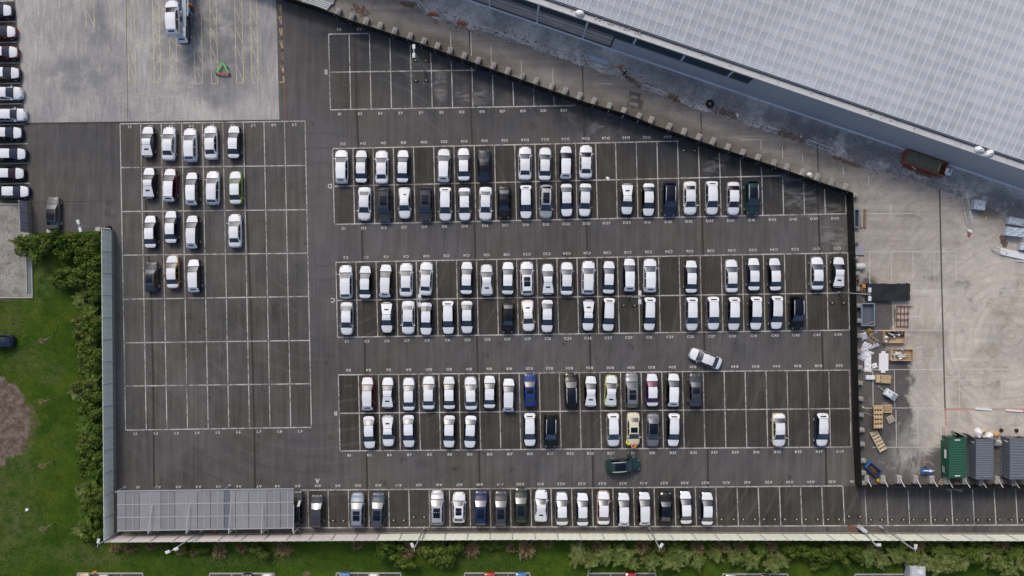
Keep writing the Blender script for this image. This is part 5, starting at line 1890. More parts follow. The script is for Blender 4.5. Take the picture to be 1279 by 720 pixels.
# pale wrapped packs, white panel, boards at the right
WRAP = M('pale_blue_wrap', (.46, .53, .60), .35, grain=.22, scale=3.5)
for x, y, sx, sy, h, rot, lab in ((1224.3, 256, 1.45, 1.25, 1.0, -8, 'single pale blue wrapped pack beside a dark stain'), (1271, 277, 2.2, .95, .9, -10, 'upper pale blue wrapped pack at the right edge'),
                                  (1269, 290, 2.4, 1.15, 1.0, -7, 'lower pale blue wrapped pack at the right edge'), (1281, 308, 1.2, 1.0, .8, -5, 'part of a wrapped pack cut by the right edge')):
    t = at('wrapped_pack', lab, 'wrapped pack', x, y, rot, zv=h, group='pale wrapped packs in the yard')
    r = random.Random(int(x))
    b = MB()
    b.grid(lambda u, v: Vector(((u - .5) * sx, (v - .5) * sy, h + r.uniform(-.06, .06) + .05 * math.sin(u * 14) * math.sin(v * 9))), 8, 6, 0, False)
    b.box(0, 0, .1, h - .08, sx, sy, bev=.05)
    b.build('wrapping', WRAP, t)
    bx(t, 'pallet_base', WOOD_G, 0, 0, 0, .10, sx * .95, sy * .95)
    for k in range(4):
        b = MB()
        lump(b, r.uniform(-.4, .4) * sx, r.uniform(-.4, .4) * sy, h - .02, .08, .07, .09, k, nu=6, nv=2)
        b.build('hole_patch', BLACKP if k % 2 else WHITE, t)
t = at('loose_board', 'long white board lying at the right edge of the yard', 'panel', 1265, 317.5, -13)
bx(t, 'panel', WHITE, 0, 0, .04, .22, 3.6, .95, bev=.03)
bx(t, 'trim', M('pale_trim', (.58, .62, .60), .5), 0, .44, .22, .235, 3.5, .05)
t = at('white_pole', 'white pole below the long white loose board', 'pole', 1275, 326.5, -4)
bx(t, 'pole', WHITE, 0, 0, .05, .16, 1.3, .14)
for x, y, lab in ((1230.5, 274, 'left thin yellow timber batten on the yard'), (1247, 278.5, 'right thin yellow timber batten on the yard')):
    o = MB().bar((-.05, -.42, .06), (.15, .42, .06), .10).build('timber_batten', M('yellow_batten', (.52, .44, .20), .7), None, P(x, y))
    tag(o, lab, 'timber')
t = at('road_block', 'small white and teal road block beside the barriers', 'road block', 1211.5, 289, -35, zv=.3)
bx(t, 'top', WHITE, 0, 0, .1, .45, .5, .35, bev=.04)
bx(t, 'foot', M('red_foot', (.40, .05, .04), .6), .3, -.45, 0, .12, .35, .3)
for x, y, L, lab in ((1227.5, 511.2, 2.2, 'left white plank on the red line'), (1266.5, 513, 2.3, 'right white plank with a red end on the red line')):
    t = at('white_plank', lab, 'plank', x, y, -4)
    bx(t, 'plank', WHITE, 0, 0, .03, .16, L, .22)
    if x > 1250:
        bx(t, 'red_end', M('red_foot', (.40, .05, .04), .6), L / 2 + .14, 0, .03, .15, .25, .24)
# things against the right hoarding
t = at('dark_trough', 'dark blue trough between blocks at the upper right hoarding', 'trough', 1069.5, 273, 90, zv=.4)
skip(t, 2.3, .62, .5, GREYBLUE, M('trough_dark', (.02, .03, .045), .6))
for k, (x, m_) in enumerate(((1075.8, WOOD_G), (1080.6, M('brown_beam', (.20, .15, .11), .8)))):
    t = at('timber_beam', '%s timber beam beside the dark blue trough' % ('grey', 'brown')[k], 'beam', x, 273, 2 - 3 * k, zv=.2)
    bx(t, 'beam', m_, 0, 0, 0, .24, .28, 2.45, bev=.02)
t = at('lilac_board', 'lilac-grey board stack between blocks at the right hoarding', 'board', 1073.3, 312, 0, zv=.2)
for k in range(3):
    bx(t, 'board', M('lilac_board', (.30, .30, .345), .5), .02 * k, .015 * k, .09 * k, .08 + .09 * k, 1.2, 1.5)
t = at('white_drum', 'white ribbed drum lying beside the right hoarding', 'drum', 1074.5, 333, 0, zv=.5)
b = MB()
b.lathe([(0, -.58), (.40, -.58), (.42, -.54), (.42, -.2), (.45, -.18), (.42, -.15), (.42, .15), (.45, .18), (.42, .2), (.42, .54), (.40, .58), (0, .58)], (0, 0, .43), 18, 0, 'x')
b.build('drum', M('drum_white', (.58, .58, .57), .4), t)
t = at('red_can', 'red rusty post base beside the right hoarding', 'post base', 1069.2, 352, 0)
for x in (-.2, .15):
    bx(t, 'upright', RUST, x, 0, 0, .5, .10, .55)
# stack of fence panels by the top of the hoarding
t = at('panel_stack', 'stack of pale fence panels at the top of the hoarding', 'panel stack', 393, 3, -21, zv=.3)
for k in range(5):
    b = MB()
    y = -.5 + k * .26
    b.box(k * .1, y, .05 + .05 * k, .14 + .05 * k, 3.6, .2)
    b.build('panel', M('pale_panel_steel', (.46, .52, .55), .5), t)
t = at('gantry_frame', 'grey timber bundle beside the pale fence panels', 'timber', 411, -2, -20, zv=.3)
for k in range(5):
    bx(t, 'timber', M('grey_bundle', (.36, .36, .36), .7, objvar=.15), 0, -.5 + .26 * k, 0.02, .35, 1.6, .2)
# blue plate
t = at('steel_plate', 'pale blue steel trough lying on the gravel', 'steel plate', 748, 75.3, -19, zv=.2)
bx(t, 'plate', M('pale_blue_steel', (.36, .45, .55), .4), 0, 0, .1, .16, 2.5, .62)
for y in (-.32, .32):
    bx(t, 'lip', M('pale_blue_steel', (.36, .45, .55), .4), 0, y, .1, .28, 2.5, .04)
# rusty open container full of soil
t = at('rusty_skip', 'long rust-red open skip of soil beside the warehouse', 'skip', 1156, 202.8, -19.5, zv=.9)
skip(t, 5.6, 1.95, 1.0, M('rust_red', (.26, .075, .05), .85, grain=.35), SOIL, wall=.1)
for x in (-2, -1, 0, 1, 2):
    for y in (-1.03, 1.03):
        bx(t, 'side_rib', RUST, x, y, .1, .98, .12, .09)
b = MB()
b.bar((-.6, -1.2, .3), (1.6, -1.35, .3), .35)
b.bar((-2.4, -1.15, .2), (-.9, -1.3, .2), .3)
b.build('loose_rusty_bars', RUST, t)
h = at('soil_load', 'brown soil heaped in the rust-red skip', 'soil', 1154.5, 202.3, -19.5, zv=.9)
b = MB()
r = random.Random(31)
b.grid(lambda u, v: Vector(((u - .53) * 5.0, (v - .5) * 1.72, .86 + .14 * math.sin(u * 3.1) * math.sin(v * 3.1) + r.uniform(-.04, .05))), 22, 8, 0, False)
b.build('soil', M('load_soil', (.155, .135, .10), .95, grain=.35, scale=2), h)
o = MB().bar((0, -.5, 1.12), (.25, .5, 1.12), .09).build('timber_batten', M('yellow_batten', (.52, .44, .20), .7), None, P(1166, 211.5, 0))
tag(o, 'yellow timber batten on the rust-red skip', 'timber')
t = at('white_crate', 'white box hanging at the right end of the rusty skip', 'box', 1184.5, 214.5, -19, zv=1.0)
bx(t, 'box', WHITE, 0, 0, .5, 1.1, .9, .8, bev=.05)
bx(t, 'slot', BLACKP, .12, .1, 1.1, 1.115, .16, .5)
t = at('wall_pipe', 'pale pipe crossing the rusty skip towards the wall', 'pipe', 1141, 203.5, -19, zv=.9)
b = MB()
b.tube([(-.2, -.62, 1.15), (.55, -.8, 1.1)], .05, 6)
b.build('pipe', M('pale_trim', (.58, .62, .60), .5), t)

# pedestrian barriers
def barrier(label, a, b_):
    A, B = P(*a), P(*b_)
    d = B - A
    L = d.length
    t = thing('pedestrian_barrier', label, 'barrier', ((A.x + B.x) / 2, (A.y + B.y) / 2, .02), math.atan2(d.y, d.x), 'white pedestrian barriers')
    hh, lean = 1.0, .42
    def q(x, z):
        return (x, lean * z - .2, z)
    fr = MB()
    fr.tube([q(-L / 2, .22), q(-L / 2, hh - .1), q(-L / 2 + .1, hh), q(L / 2 - .1, hh), q(L / 2, hh - .1), q(L / 2, .22), q(-L / 2, .22)], .045, 6)
    fr.build('frame', WHITE_M, t)
    n = max(4, int(L / .2))
    for i in range(1, n):
        x = -L / 2 + L * i / n
        b = MB()
        b.bar(q(x, .24), q(x, hh - .03), .018)
        b.build('upright', WHITE_M, t)
    for x in (-L / 2 + .3, L / 2 - .3):
        b = MB()
        b.bar((x, -.32, .02), (x, .32, .02), .05)
        b.bar((x, -.15, .03), q(x, .24), .04)
        b.build('foot', WHITE_M, t)
BR = [((521, 5), (534.5, 18.5)), ((551.5, 21.5), (569, 28.5)), ((600.5, 37.5), (617, 42)), ((617, 42.5), (634, 50.5)), ((634, 51), (650, 55)), ((632, 46.5), (643, 51.5)), ((801, 110), (816, 115.5)), ((816, 115.5), (831, 121)),
      ((953, 161.5), (970.5, 166.5)), ((1005, 178), (1020, 184)), ((1020.5, 184), (1039, 190.5)), ((1200.5, 246), (1204.5, 263)), ((1204.5, 264), (1208, 281)), ((1237, 309.5), (1253, 318.5)), ((1174.5, 531), (1175.5, 549))]
BL = ['topmost beside the gravel', 'between two orange heaps', 'first of four in a chain', 'second of four in a chain', 'fourth of four in a chain', 'third of four in a chain, half hidden',
      'left of a pair below the gravel', 'right of a pair below the gravel', 'single, at the gravel edge above the right blocks', 'left of a pair near the rusty skip', 'right of a pair near the rusty skip',
      'upper of two in the open yard', 'lower of two in the open yard', 'by the long white loose board', 'upright beside the green container']
for (a, b_), l in zip(BR, BL):
    barrier('white pedestrian barrier, ' + l, a, b_)
# orange heaps, netting and rubble along the gravel edge
for x, y, lab in ((541, 18.5, 'orange netting heap left of the short barrier'), (577, 30, 'orange netting heap right of the short barrier')):
    t = at('netting_heap', lab, 'netting', x, y)
    b = MB()
    lump(b, 0, 0, 0, .55, .3, .4, int(x), nu=12, nv=5, rough=.3)
    b.build('netting', ORANGE_NET, t)
    b = MB()
    lump(b, .15, .05, .25, .2, .14, .2, int(y), nu=8, nv=3)
    b.build('orange_bag', ORANGEP, t)
for k, (a, b_, w, m_) in enumerate((((443, 8), (456, 18), .5, RUST), ((836, 120), (846, 126), .4, RUST), ((893, 138), (921, 146), .5, RUST), ((972, 166), (1003, 176), .6, RUST), ((781, 96), (800, 108), .35, RUST),
                                     ((1041, 196), (1072, 208), .25, RUST), ((500, 4), (515, 8), .3, RUST), ((1250, 296), (1256, 308), .3, RUST))):
    b = MB()
    r = random.Random(40 + k)
    A, B = P(*a), P(*b_)
    for i in range(70):
        t_ = r.random()
        p = A.lerp(B, t_)
        x, y, s = p.x + r.gauss(0, w * .5), p.y + r.gauss(0, w * .5), r.uniform(.06, .22)
        an = r.uniform(0, 6.28)
        b.box(x, y, .012, .02 + s * .5, s * r.uniform(.5, 2), s, an)
    struct(b.build('rusty_rubble', M('red_rubble', (.16, .10, .075), .9, grain=.4) if k % 2 else M('brown_rubble', (.15, .10, .075), .9, grain=.4)), 'stuff')
b = MB()
r = random.Random(77)
for i in range(1500):
    k = r.randrange(len(edge) - 30)
    p = P(*edge[k])
    p = Vector((p.x + r.gauss(0, .5), p.y + r.gauss(0.35, .5), 0))
    s = r.uniform(.05, .16)
    lump(b, p.x, p.y, .01, s, s * r.uniform(.6, 1), s * .7, i, nu=5, nv=2)
struct(b.build('edge_stones', M('edge_stone', (.20, .19, .18), .9, grain=.4)), 'stuff')
# debris in the gutter
b = MB()
for i in range(70):
    x = r.choice([r.uniform(741, 800), r.uniform(741, 800), r.uniform(1070, 1165), r.uniform(690, 1270)])
    p = P(x, 23 + (x - 741) * .342 + r.uniform(-2.5, 1.5), EZ)
    s = r.uniform(.05, .15)
    lump(b, p.x, p.y, EZ - .02, s, s * .8, s, i, nu=6, nv=2)
struct(b.build('gutter_debris', M('gutter_debris', (.50, .47, .43), .8, grain=.3)), 'stuff')
t = at('gutter_dome', 'white dome sack in the warehouse gutter near the top', 'sack', 724, 17.5, -18, z=EZ)
b = MB()
lump(b, 0, 0, 0, .6, .42, .55, 6, nu=16, nv=6, rough=.05)
b.build('dome', WHITE, t)
b = MB()
lump(b, .2, -.12, .35, .2, .14, .25, 7, nu=8, nv=3)
b.build('dark_fold', M('pale_trim', (.58, .62, .60), .5), t)

# wheel stops
STOPS = {'the bottom right bays': [(x, 648.8) for x in (901, 916, 928, 942.5, 954, 967.5, 980, 994.5, 1006, 1021, 1034, 1047.5)] + [(1060, 645), (1074, 645.2)] +
         [(x, 649.2) for x in (1087, 1101, 1113.5, 1128, 1140.5, 1155, 1167, 1182, 1194.5, 1208, 1221, 1235.5, 1248, 1262.5, 1275.5)],
         'empty bays between grey SUVs': [(416.3, 650.5), (429.3, 650.5), (491.8, 650), (504.5, 650), (516.8, 646), (530, 646)],
         'the empty top bays': [(519.3, 76.3), (532, 76.3), (519.5, 101.3), (532.5, 101)], 'bays beside the centre lamp': [(778.7, 382), (792.5, 382)],
         'bays beside the right-hand hoarding': [(1039.2, 378.7), (1053.2, 378.7)], 'the dusty top right bays': [(853.5, 188.5), (867.5, 188.5)]}
b = MB()
b.box(0, 0, 0, .12, .62, .26, bev=.04)
sm_ = b.mesh('wheel_stop_base', M('stop_rubber', (.02, .02, .02), .8))
b = MB()
b.lathe([(.11, .12), (.10, .17), (.05, .21), (0, .22)], (0, 0, 0), 10)
sy_ = b.mesh('wheel_stop_cap', M('stop_yellow', (.46, .40, .25), .6))
for where, pts in STOPS.items():
    for i, (x, y) in enumerate(pts):
        t = at('wheel_stop', 'small yellow-capped wheel stop in %s, %s' % (where, place(i, len(pts))), 'wheel stop', x, y, group='yellow-capped wheel stops')
        link('base', sm_, t)
        link('cap', sy_, t)

# ------------------------------------------------------------------ transporter and green trolley on the pad
t = at('car_transporter', 'blue-grey car transporter cut by the top edge', 'transporter', 233.5, 8, 0)
FRAME = M('transporter_frame', (.10, .13, .17), .5, .3, grain=.2)
for x in (-1.15, 1.15):
    b = MB().box(x, 2.5, .75, .95, .16, 11.5)
    b.build('chassis_beam', FRAME, t)
    b = MB().box(x, 2.2, 2.45, 2.6, .14, 8.6)
    b.build('upper_rail', M('transporter_rail', (.24, .30, .36), .45, .3), t)
    for y in (-1.8, .6, 3.5, 6.0):
        b = MB().bar((x, y, .9), (x, y + .25, 2.5), .14)
        b.build('upright', FRAME, t)
for x in (-.65, .65):
    b = MB().box(x, 1.2, 2.5, 2.56, .55, 9.6)
    b.build('upper_track', M('transporter_rail', (.24, .30, .36), .45, .3), t)
    b = MB().box(x, .5, .95, 1.0, .6, 10.5)
    b.build('lower_track', FRAME, t)
for y in (1.2, 2.4, 5.8):
    for x in (-1.05, 1.05):
        b = MB()
        b.lathe([(0, -.18), (.44, -.18), (.48, 0), (.44, .18), (0, .18)], (x, y, .48), 14, 0, 'x')
        b.build('wheel', TYRE, t)
b = MB().bar((.75, .6, 2.6), (1.35, -1.3, 1.2), .5, .06)
b.build('ramp', M('ramp_blue', (.045, .085, .13), .45, .3), t)
b = MB().bar((.2, 1.3, 2.62), (1.0, .6, 2.62), .5, .06)
b.build('deck_plate', M('transporter_rail', (.24, .30, .36), .45, .3), t)
add_car('estate', 'white', True, 215, 22.5, 3, 'white estate car on the upper deck of the transporter', z=2.6, zview=.8, name='loaded_car', length=43)
add_car('estate', 'navy', True, 228.5, 33.5, 1, 'white-topped estate car on the lower deck of the transporter', z=1.0, zview=.8, name='loaded_car', length=41)
t = at('tow_frame', 'green triangular tow frame with a red bar on the concrete', 'tow frame', 279.3, 88, 0)
GR = M('tow_green', (.10, .42, .10), .5)
for sx in (-1, 1):
    b = MB().bar((0, .95, .35), (sx * .78, -.45, .35), .2, .12)
    b.build('side_bar', GR, t)
    b = MB()
    b.lathe([(0, -.07), (.16, -.07), (.16, .07), (0, .07)], (sx * .88, -.5 - .1 * (sx > 0), .16), 10, 0, 'x')
    b.build('wheel', TYRE, t)
b = MB().bar((-.75, -.55, .34), (.85, -.6, .34), .2, .12)
b.build('cross_bar', M('tow_red', (.36, .07, .05), .6), t)
bx(t, 'hitch', BLACKP, .55, .35, .2, .4, .2, .2)

# ------------------------------------------------------------------ edge-of-frame car bays below the fence
def small_bays(label, x0, x1, y0):
    t = at('kerbed_bays', label, 'parking bays', x0, y0)
    W = (x1 - x0) / S
    o = P(x0, y0)
    b = MB()
    b.add([(0, -6.5, .012), (W, -6.5, .012), (W, 0, .012), (0, 0, .012)], [(0, 1, 2, 3)])
    b.build('bay_surface', TARMAC, t)
    for a in ((W / 2, .02, 0, .12, W + .2, .18), (-.09, -3.2, 0, .12, .16, 6.2), (W + .09, -3.2, 0, .12, .16, 6.2)):
        bx(t, 'kerb_stone', KERB, *a)
    n = max(2, round(W / 2.55))
    for i in range(1, n):
        b = MB()
        x = W * i / n
        b.add([(x - .06, -5.5, .018), (x + .06, -5.5, .018), (x + .06, -.1, .018), (x - .06, -.1, .018)], [(0, 1, 2, 3)])
        b.build('bay_line', WHITE_LINE, t)
for x0, x1, y0, lab in ((98, 178, 716.3, 'kerbed bays below the lawn, leftmost'), (263, 342, 716.5, 'kerbed bays below the lawn, second from left'), (421, 500, 716, 'kerbed bays below the lawn, third from left'),
                        (581, 661, 716, 'kerbed bays below the bare shrub'), (735, 818, 716.3, 'kerbed bays below the conifers, with a red car'), (903, 983, 717.2, 'kerbed bays below the conifers, with a pale car'), (1068, 1133, 717.5, 'kerbed bays beside the grey van')):
    small_bays(lab, x0, x1, y0)
for x, col, k, ln in ((104, 'tan', 'S', 717), (128, 'silver', 'S', 719), (308, 'navy', 'S', 717.8), (333, 'white', 'S', 718), (430, 'mid blue', 'E', 716.8), (466.5, 'white', 'S', 718), (611.5, 'red', 'E', 716.6), (650.5, 'mid blue', 'S', 716.6),
                      (788, 'red', 'E', 716.8), (913.5, 'silver', 'S', 718.3), (957, 'dark grey', 'S', 719)):
    add_car(KINDW[k], col, False, x, ln + 20.7, 0, '%s %s cut by the bottom edge, %s' % (col, WORD[k], 'in leftmost kerbed bays' if x < 200 else 'in second kerbed bays from left' if x < 400 else 'in third kerbed bays from left' if x < 560 else 'in kerbed bays below the bare shrub' if x < 700 else 'in kerbed bays below the conifers'), 'cars cut by the bottom edge')
t = at('grey_van', 'grey-white van roof cut by the bottom edge', 'van', 1147, 731, 0, zv=2.0)
VANP = M('van_grey', (.42, .44, .47), .45)
bx(t, 'body', VANP, 0, 0, .35, 2.0, 2.05, 4.8, bev=.12)
bx(t, 'roof_panel', M('van_roof', (.50, .52, .55), .5), 0, .3, 2.0, 2.04, 1.7, 3.6)
bx(t, 'bonnet', VANP, 0, 2.65, .35, 1.15, 1.9, .7, bev=.15)
bx(t, 'roof_vent', M('pale_panel', (.66, .70, .74), .4), .2, 1.7, 2.04, 2.14, .6, .5)
for x in (-.95, .95):
    for y in (-1.5, 1.7):
        b = MB()
        b.lathe([(0, -.1), (.33, -.1), (.33, .1), (0, .1)], (x, y, .33), 12, 0, 'x')
        b.build('wheel', TYRE, t)
o = MB()
lump(o, 0, 0, 0, .28, .2, .3, 3)
o = o.build('orange_bag', ORANGEP, None, P(119, 714.8))
tag(o, 'small orange bag beside the leftmost kerbed bays', 'bag')
t = at('white_cabinet', 'small white box standing alone on the lawn', 'box', 32, 637.8, 10, zv=.5)
bx(t, 'box', WHITE, 0, 0, 0, .28, .36, .34, bev=.04)
bx(t, 'plinth_stone', KERB, -.2, -.16, 0, .06, .3, .12)
t = at('paving_stone', 'sandy stone block behind the grey-silver saloon', 'stone block', 62, 289, 0, zv=.3)
bx(t, 'stone', M('sandstone_block', (0.45, 0.42, 0.34), .8), 0, 0, 0, .4, .75, .5, bev=.04)
# ------------------------------------------------------------------ vegetation
def leaf_material(name, a, b, c):
    n = NT(name)
    f = n.ramp(n.noise(2.2, 4, 0.7), 0.36, 0.64)
    g = n.ramp(n.noise(13.0, 3, 0.8), 0.34, 0.68, 0.45, 1.6, False)
    col = n.mix(f, a, b)
    col = n.mix(n.ramp(n.rand(), 0.0, 1.0, 0.0, 0.40), col, c)
    m = n.done(n.scalecol(col, g), 0.75, spec=0.15)
    return m
LEAF = leaf_material('hedge_leaf', (0.042, 0.094, 0.011), (0.105, 0.160, 0.027), (0.120, 0.145, 0.034))
LEAF_Y = leaf_material('olive_leaf', (0.056, 0.105, 0.014), (0.125, 0.165, 0.036), (0.130, 0.140, 0.042))
CONIF = leaf_material('conifer_spray', (0.060, 0.105, 0.018), (0.185, 0.215, 0.068), (0.185, 0.20, 0.08))
TWIG = leaf_material('brown_twig', (0.26, 0.19, 0.10), (0.42, 0.33, 0.19), (0.36, 0.30, 0.15))
BARK = M('bark', (0.09, 0.07, 0.05), .9, grain=.3)

def quads(cs, us, vs_, name, m, taper=1.0):
    """one small quad per row: centre, half-length vector, half-width vector"""
    n = len(cs)
    co = np.empty((n, 4, 3), np.float32)
    co[:, 0] = cs - us - vs_
    co[:, 1] = cs - us + vs_
    co[:, 2] = cs + us + vs_ * taper
    co[:, 3] = cs + us - vs_ * taper
    me = bpy.data.meshes.new(name)
    me.vertices.add(n * 4)
    me.vertices.foreach_set('co', co.reshape(-1))
    me.loops.add(n * 4)
    me.loops.foreach_set('vertex_index', np.arange(n * 4, dtype=np.int32))
    me.polygons.add(n)
    me.polygons.foreach_set('loop_start', np.arange(0, n * 4, 4, dtype=np.int32))
    me.update()
    me.materials.append(m)
    me.validate()
    return me

def unit(v):
    return v / np.maximum(np.linalg.norm(v, axis=1, keepdims=True), 1e-6)

def broad_mesh(seed, m, n=2600, leaf=.075):
    g = np.random.default_rng(seed)
    k = 11
    lc = np.c_[g.uniform(-.62, .62, k), g.uniform(-.62, .62, k), g.uniform(.25, .75, k)]
    lr = g.uniform(.26, .46, k)
    w = g.integers(0, k, n)
    d = unit(g.normal(size=(n, 3)))
    d[:, 2] = np.where(d[:, 2] < -.2, -d[:, 2], d[:, 2])
    c = lc[w] + d * (lr[w] * g.uniform(.72, 1.08, n))[:, None]
    c[:, 2] = np.clip(c[:, 2], .02, None)
    nn = unit(d + g.normal(size=(n, 3)) * .55)
    u = unit(np.cross(nn, g.normal(size=(n, 3))))
    v = np.cross(nn, u)
    s = g.uniform(.6, 1.3, n)[:, None] * leaf
    return quads(c, u * s, v * s * .55, 'leaf_crown', m, .5)

def spray_mesh(seed, m, nb=46):
    """conifer-like: feathery sprays fanned along drooping branches"""
    g = np.random.default_rng(seed)
    cs, us, vs_ = [], [], []
    for i in range(nb):
        az = g.uniform(0, 2 * np.pi)
        el = g.uniform(.05, 1.25)
        ln = g.uniform(.65, 1.08) * (1 - .35 * el / 1.3)
        base = np.array([g.uniform(-.16, .16), g.uniform(-.16, .16), g.uniform(.15, .75)])
        d = np.array([np.cos(az) * np.cos(el * .8), np.sin(az) * np.cos(el * .8), .32 + .35 * el / 1.3])
        side = np.array([-np.sin(az), np.cos(az), 0.0])
        for t in np.linspace(.22, 1, 13):
            p = base + d * ln * t
            p[2] -= .28 * t * t * ln
            wid = (1.12 - t) * .30 + .03
            for sg in (-1, 1):
                tip = side * sg * wid + d * .10 + np.array([0, 0, g.uniform(-.07, .03)])
                cs.append(p + tip * .5)
                us.append(tip * .55)
                q = np.cross(tip, [0, 0, 1.0]) + g.normal(size=3) * .05
                vs_.append(q / (np.linalg.norm(q) + 1e-6) * g.uniform(.022, .042))
        cs.append(base + d * ln * .55 - np.array([0, 0, .28 * .3 * ln]))
        us.append(d * ln * .45)
        vs_.append(side * .018)
    return quads(np.array(cs), np.array(us), np.array(vs_), 'spray_crown', m, .35)

def twig_mesh(seed, m, nb=120):
    g = np.random.default_rng(seed)
    cs, us, vs_ = [], [], []
    for i in range(nb):
        az, el = g.uniform(0, 2 * np.pi), g.uniform(.1, 1.3)
        d = np.array([np.cos(az) * np.cos(el), np.sin(az) * np.cos(el), np.sin(el)])
        ln = g.uniform(.6, 1.05)
        side = np.cross(d, [0, 0, 1.0]) + g.normal(size=3) * .1
        side /= np.linalg.norm(side) + 1e-6
        cs.append(d * ln * .5)
        us.append(d * ln * .5)
        vs_.append(side * .018)
        for t in g.uniform(.35, 1, 9):
            dd = d + g.normal(size=3) * .55
            dd = dd / np.linalg.norm(dd) * g.uniform(.12, .30)
            cs.append(d * ln * t + dd * .5)
            us.append(dd * .5)
            q = np.cross(dd, g.normal(size=3))
            vs_.append(q / (np.linalg.norm(q) + 1e-6) * g.uniform(.014, .030))
    c = np.array(cs)
    c[:, 2] = np.abs(c[:, 2])
    return quads(c, np.array(us), np.array(vs_), 'twig_crown', m, .4)

CROWNS = {'b': [broad_mesh(i, LEAF) for i in range(4)], 'y': [broad_mesh(20 + i, LEAF_Y, 2300) for i in range(3)], 'c': [spray_mesh(40 + i, CONIF) for i in range(5)],
          'g': [spray_mesh(50 + i, LEAF) for i in range(3)], 't': [twig_mesh(60 + i, TWIG) for i in range(3)]}
b = MB()
b.tube([(0, 0, 0), (.03, .02, .4), (-.02, .03, .8)], [.07, .05, .02], 7)
for a in range(5):
    b.tube([(0, 0, .3), (.35 * math.cos(a * 1.26), .35 * math.sin(a * 1.26), .7)], [.03, .012], 5)
STEM = b.mesh('shrub_stem', BARK)
KWORD = {'b': ('leafy_shrub', 'dense green leafy shrub', 'shrub'), 'y': ('olive_shrub', 'olive-green leafy shrub', 'shrub'), 'c': ('conifer_shrub', 'pale green conifer', 'conifer'),
         'g': ('feathery_shrub', 'dark green feathery shrub', 'shrub'), 't': ('bare_shrub', 'brown bare twiggy shrub', 'shrub')}
vr = random.Random(12)
def shrub(k, px, py, rx, ry, h, label, group):
    nm, _, cat = KWORD[k]
    p = P(px, py, h * .5)
    t = thing(nm, label, cat, (p.x, p.y, 0), vr.uniform(-.5, .5) if rx > 1.4 * ry or ry > 1.4 * rx else vr.uniform(0, 6.28), group)
    t.scale = (rx / S / .95, ry / S / .95, h / 1.05)
    link('crown', vr.choice(CROWNS[k]), t)
    link('stem', STEM, t)
def shrubs(items, where, group, a='left', b_='right'):
    by = {}
    for it in items:
        by.setdefault(it[0], []).append(it)
    for k, its in by.items():
        for i, it in enumerate(its):
            pos = place(i, len(its), a, b_)
            shrub(*it, '%s %s%s' % (KWORD[k][1], where, ', ' + pos if pos else ''), group)
# cluster above the lawn beside the grey car
shrubs([('b', 37, 306, 19, 15, 2.6), ('c', 27, 303, 11, 10, 2.4), ('y', 55, 303, 14, 13, 2.6), ('g', 48, 318, 10, 13, 2.6), ('b', 72, 303, 15, 12, 2.4), ('t', 89, 299, 12, 9, 2.0), ('b', 100, 304, 14, 12, 2.4), ('y', 116, 300, 13, 12, 2.4),
        ('b', 86, 313, 14, 12, 2.0), ('b', 108, 318, 15, 14, 2.4), ('b', 120, 322, 12, 14, 2.2)], 'in the hedge below the grey car', 'shrubs of the upper left hedge')
# hedge down the left fence
hl = [('b', 92, 346, 22, 12, 2.6), ('y', 77, 351, 13, 11, 2.4), ('b', 114, 340, 16, 16, 2.6), ('y', 110, 358, 20, 12, 2.4), ('b', 120, 366, 12, 14, 2.2), ('c', 104, 374, 11, 12, 2.2), ('g', 113, 388, 15, 11, 2.2), ('y', 112, 401, 17, 12, 2.2), ('b', 121, 409, 11, 14, 2.2),
      ('y', 111, 419, 16, 13, 2.3), ('y', 112, 436, 14, 14, 2.3), ('b', 119, 447, 12, 15, 2.2), ('y', 112, 459, 13, 14, 2.2), ('g', 118, 472, 12, 12, 2.2), ('y', 111, 484, 15, 12, 2.2), ('c', 101, 491, 11, 10, 2.0), ('b', 120, 497, 11, 13, 2.0), ('b', 117, 513, 13, 12, 1.8), ('g', 113, 529, 13, 12, 2.0),
      ('b', 120, 541, 11, 13, 2.0), ('y', 112, 553, 13, 12, 2.0), ('b', 118, 567, 13, 14, 2.2), ('b', 115, 583, 15, 13, 2.2), ('g', 119, 598, 12, 12, 2.2), ('c', 107, 611, 13, 11, 2.2), ('b', 119, 618, 12, 13, 2.2), ('b', 118, 632, 13, 12, 2.0), ('g', 112, 645, 14, 11, 2.2),
      ('c', 108, 660, 12, 11, 2.0), ('b', 119, 664, 10, 12, 1.8)]
hl = [(k, x - (3 if y > 400 else 0), y, rx * (1.2 if y > 400 else 1), ry * 1.1, h) for k, x, y, rx, ry, h in hl]
shrubs(hl, 'along the left fence', 'shrubs of the left hedge', 'top', 'bottom')
# shrubs below the bottom fence
hb = [('t', 143, 686, 9, 6, 1.2), ('t', 161, 686, 9, 6, 1.2), ('t', 188, 684, 10, 4, .9), ('y', 206, 685, 9, 5, .9), ('t', 225, 689, 7, 6, .9), ('y', 231, 686, 8, 6, 1.0), ('t', 241, 690, 6, 5, .9), ('y', 253, 687, 10, 5, 1.0), ('t', 273, 689, 12, 9, 1.6),
      ('t', 301, 686, 9, 6, 1.2), ('y', 325, 688, 14, 9, 1.7), ('t', 353, 687, 14, 9, 1.7), ('t', 446, 682, 9, 6, 1.2), ('g', 478, 683, 10, 8, 1.6), ('b', 488, 688, 18, 13, 2.4), ('t', 507, 690, 13, 14, 2.0), ('b', 508, 704, 18, 8, 2.0), ('t', 527, 684, 10, 10, 1.8), ('y', 544, 692, 24, 16, 2.6), ('y', 553, 704, 14, 8, 1.8), ('b', 568, 687, 16, 12, 2.2), ('t', 589, 687, 13, 11, 1.9),
      ('y', 615, 682, 15, 7, 1.2), ('t', 638, 686, 8, 6, 1.2), ('t', 657, 687, 14, 13, 1.9), ('t', 684, 680, 8, 6, 1.2)]
shrubs(hb, 'below the bottom left fence', 'shrubs below the bottom fence')
